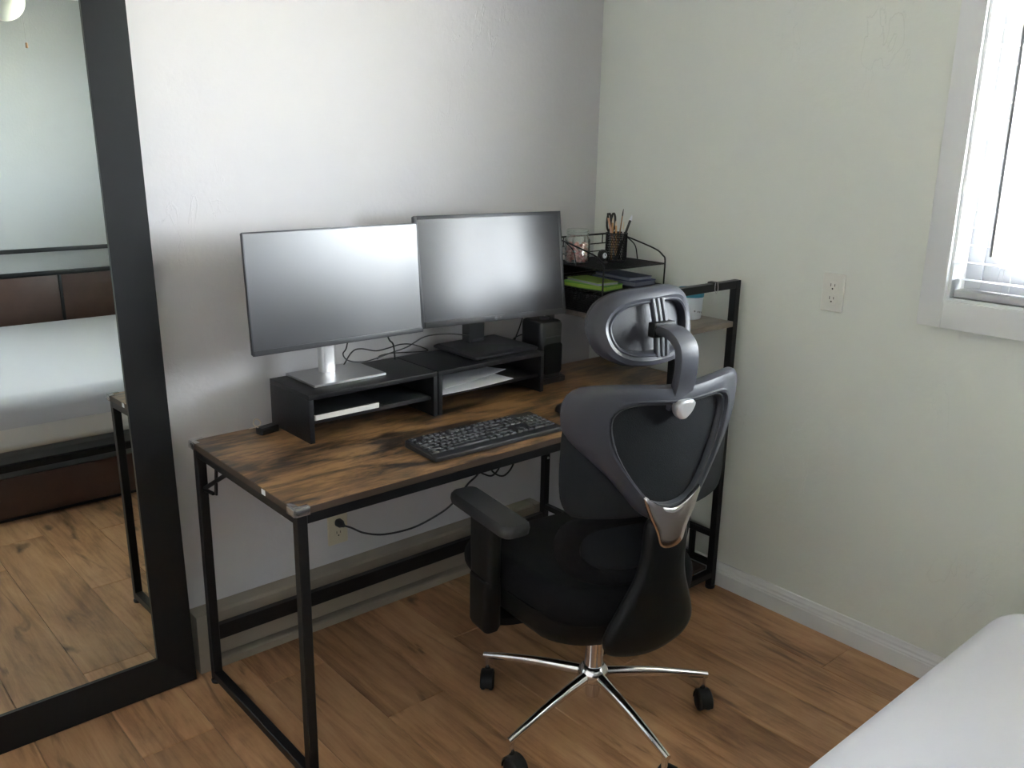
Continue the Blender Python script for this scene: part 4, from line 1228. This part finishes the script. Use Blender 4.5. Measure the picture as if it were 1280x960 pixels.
for dx in (-0.014, 0.0, 0.014):
    bm = nb(); add_sweep(bm, catmull([(dx, yhd(0, 1.19) - 0.016, 1.200), (dx, yhd(0, 1.137) - 0.022, 1.137), (dx, yhd(0, 1.08) - 0.018, 1.072)], 6), [(-0.0060, -0.006), (0.0060, -0.006), (0.0060, 0.003), (0.003, 0.006), (-0.003, 0.006), (-0.0060, 0.003)], up0=(0, -1, 0))
    obj('headrest_rib', bm, 'chair_plastic', ch, 30)
# curved headrest arm rising from the back frame
arm = catmull([(0, -0.246, 0.965), (0, -0.262, 1.000), (0, -0.274, 1.050), (0, -0.274, 1.095), (0, -0.262, 1.118), (0, -0.232, 1.134), (0, -0.182, 1.136)], 6)
pa_ = [(-0.026, -0.011), (0.026, -0.011), (0.029, 0.0), (0.025, 0.009), (0.0, 0.012), (-0.025, 0.009), (-0.029, 0.0)]
bm = nb(); add_sweep(bm, arm, pa_, up0=(0, -1, 0.3))
obj('headrest_arm', bm, 'chair_plastic', ch, 50)
bm = nb(); add_box(bm, (0, -0.186, 1.134), (0.064, 0.024, 0.036), 0.006)
obj('headrest_slider', bm, 'chair_black', ch)
bm = nb()
sh = half([(0, 0.992), (0.020, 0.990), (0.028, 0.980), (0.022, 0.960), (0.008, 0.945), (0, 0.943)], 14)
add_pad(bm, sh, (0, 0.970), lambda x, z: -0.275 - 0.2*(z - 0.965), 0.02, 0.010, edge=0.3)
obj('pivot_cap', bm, 'silver_light', ch, 40)
# ---- armrests
for sx in (-1, 1):
    ax = sx*0.276
    bm = nb()
    add_layers(bm, 0.086, 0.290, 0.030, [(0.620, 0.010), (0.624, 0.003), (0.636, 0.0), (0.647, 0.002), (0.653, 0.008)], c=(ax, 0.105, 0), n=6)
    obj('armrest_pad', bm, 'arm_pad', ch)
    bm = nb(); add_layers(bm, 0.040, 0.105, 0.014, [(0.440, 0.002), (0.56, 0.0), (0.622, 0.0)], c=(ax, 0.118, 0)); obj('arm_post', bm, 'chair_black', ch)
    bm = nb(); add_layers(bm, 0.052, 0.095, 0.018, [(0.303, 0.018), (0.309, 0.006), (0.323, 0.0), (0.452, 0.0), (0.456, 0.003)], c=(ax, 0.118, 0)); obj('arm_sleeve', bm, 'chair_black', ch)
    bm = nb(); add_sweep(bm, catmull([(sx*0.262, 0.115, 0.335), (sx*0.20, 0.105, 0.325), (sx*0.08, 0.09, 0.322)], 5), [(-0.035, -0.010), (0.035, -0.010), (0.035, 0.010), (-0.035, 0.010)]); obj('arm_bracket', bm, 'chair_black', ch)

# ================================================================== BED
BX0, BX1, BY0, BY1 = -1.955, -0.405, -1.750, -3.83
bw_, bl_ = BX1 - BX0, BY0 - BY1
bcx, bcy = (BX0 + BX1)/2, (BY0 + BY1)/2
mt = thing('mattress', 'white sheeted mattress with rounded corners on the bed frame', 'mattress', (bcx, bcy, 0.316))
bm = nb()
add_layers(bm, bw_, bl_, 0.075, [(0.0, 0.02), (0.012, 0.004), (0.03, 0.0), (0.16, 0.0)], n=8)
obj('mattress_body', bm, 'mattress_side', mt, 50)
bm = nb()
lay = [(0.10, -0.003), (0.165, -0.003)] + [(0.165 + 0.065*math.sin(t), -0.003 + 0.065*(1 - math.cos(t))) for t in [PI/2*i/6 for i in range(1, 7)]]
add_layers(bm, bw_, bl_, 0.095, lay + [(0.231, 0.2), (0.232, 0.5)], n=8)
obj('fitted_sheet', bm, 'sheet_white', mt, 50)
bf = thing('bed_frame', 'dark brown bed frame with drawer panels and panelled headboard', 'bed', (bcx, bcy, 0))
hw, hl = bw_/2, bl_/2
boxo('foot_rail', (0, hl - 0.02, 0.245), (bw_, 0.030, 0.030), 'black_metal', bf, 0.003)
boxo('slatted_base', (0, -0.01, 0.296), (bw_ - 0.06, bl_ - 0.1, 0.028), 'bed_grey', bf, 0.003)
boxo('box_base', (0, -0.03, 0.20), (bw_ - 0.10, bl_ - 0.14, 0.16), 'bed_grey', bf, 0.003)
for sx in (-1, 1):
    boxo('side_rail', (sx*(hw - 0.012), 0, 0.275), (0.024, bl_ - 0.06, 0.06), 'black_metal', bf, 0.003)
    for ye in (hl - 0.02, -hl + 0.02):
        boxo('bed_post', (sx*(hw - 0.015), ye, 0.155), (0.030, 0.030, 0.31), 'black_metal', bf, 0.003)
for k in range(2):
    xm = -hw/2 + k*hw
    d_ = boxo('drawer', (xm, hl - 0.030, 0.112), (hw - 0.045, 0.018, 0.175), 'bed_brown', bf, 0.003)
    boxo('drawer_frame', (xm, hl - 0.028, 0.020), (hw - 0.03, 0.022, 0.012), 'black_metal', d_)
boxo('foot_stile', (0, hl - 0.026, 0.115), (0.026, 0.024, 0.225), 'black_metal', bf, 0.002)
hy = -hl - 0.03
for sx in (-1, 1):
    boxo('headboard_post', (sx*(hw - 0.015), hy, 0.50), (0.030, 0.030, 1.00), 'black_metal', bf, 0.003)
boxo('headboard_rail', (0, hy, 0.985), (bw_ - 0.06, 0.028, 0.026), 'black_metal', bf, 0.003)
boxo('headboard_rail', (0, hy, 0.840), (bw_ - 0.06, 0.030, 0.028), 'black_metal', bf, 0.003)
boxo('headboard_rail', (0, hy, 0.45), (bw_ - 0.06, 0.030, 0.028), 'black_metal', bf, 0.003)
edges = [-hw + 0.03, -0.28, 0.215, hw - 0.03]
for a, b in zip(edges, edges[1:]):
    boxo('headboard_panel', ((a + b)/2, hy, 0.645), (b - a - 0.02, 0.016, 0.36), 'bed_brown', bf, 0.003)
for a in edges[1:-1]:
    boxo('headboard_stile', (a, hy, 0.645), (0.018, 0.024, 0.36), 'black_metal', bf, 0.002)

# ================================================================== CEILING FAN (seen in the mirror)
fn = thing('ceiling_fan', 'white ceiling fan with a round globe lamp and pull chain', 'fan', (-1.435, -2.30, ZC))
bm = nb(); add_lathe(bm, [(0, 0), (0.07, 0), (0.065, -0.035), (0.02, -0.05), (0, -0.05)], n=24); obj('canopy', bm, 'fan_white', fn)
bm = nb(); add_lathe(bm, [(0.0, -0.045), (0.012, -0.045), (0.012, -0.10), (0, -0.10)], n=12); obj('downrod', bm, 'fan_white', fn)
bm = nb(); add_lathe(bm, [(0, -0.095), (0.06, -0.097), (0.11, -0.115), (0.12, -0.14), (0.11, -0.17), (0.06, -0.185), (0.055, -0.21), (0, -0.21)], n=28); obj('motor', bm, 'fan_white', fn)
for k in range(5):
    a = 2*PI*k/5 + 0.3
    bm = nb(); add_layers(bm, 0.46, 0.13, 0.03, [(-0.003, 0), (0.003, 0)], c=(0, 0, 0))
    bmesh.ops.transform(bm, matrix=Matrix.Rotation(a, 4, 'Z') @ Matrix.Translation((0.36, 0, -0.155)) @ Matrix.Rotation(math.radians(12), 4, 'X'), verts=bm.verts[:])
    obj('blade', bm, 'fan_white', fn)
    bm = nb(); add_box(bm, (0.14, 0, -0.155), (0.10, 0.03, 0.006), 0.002)
    bmesh.ops.transform(bm, matrix=Matrix.Rotation(a, 4, 'Z'), verts=bm.verts[:])
    obj('blade_iron', bm, 'silver', fn)
bm = nb(); add_lathe(bm, [(0.05, -0.208)] + [(0.088*math.sin(t), -0.312 - 0.088*math.cos(t)) for t in [PI - 0.55 - i*(PI - 0.55)/14 for i in range(15)]], n=28); obj('globe', bm, 'globe_white', fn)
bm = nb(); add_tube(bm, [(0.074, 0, -0.20), (0.074, 0, -0.485)], 0.0012, 5); pcn = obj('pull_chain', bm, 'silver', fn)
bm = nb(); add_lathe(bm, [(0, -0.482), (0.005, -0.485), (0.006, -0.505), (0, -0.508)], (0.074, 0, 0), 10); obj('chain_bob', bm, 'brush_wood', pcn)
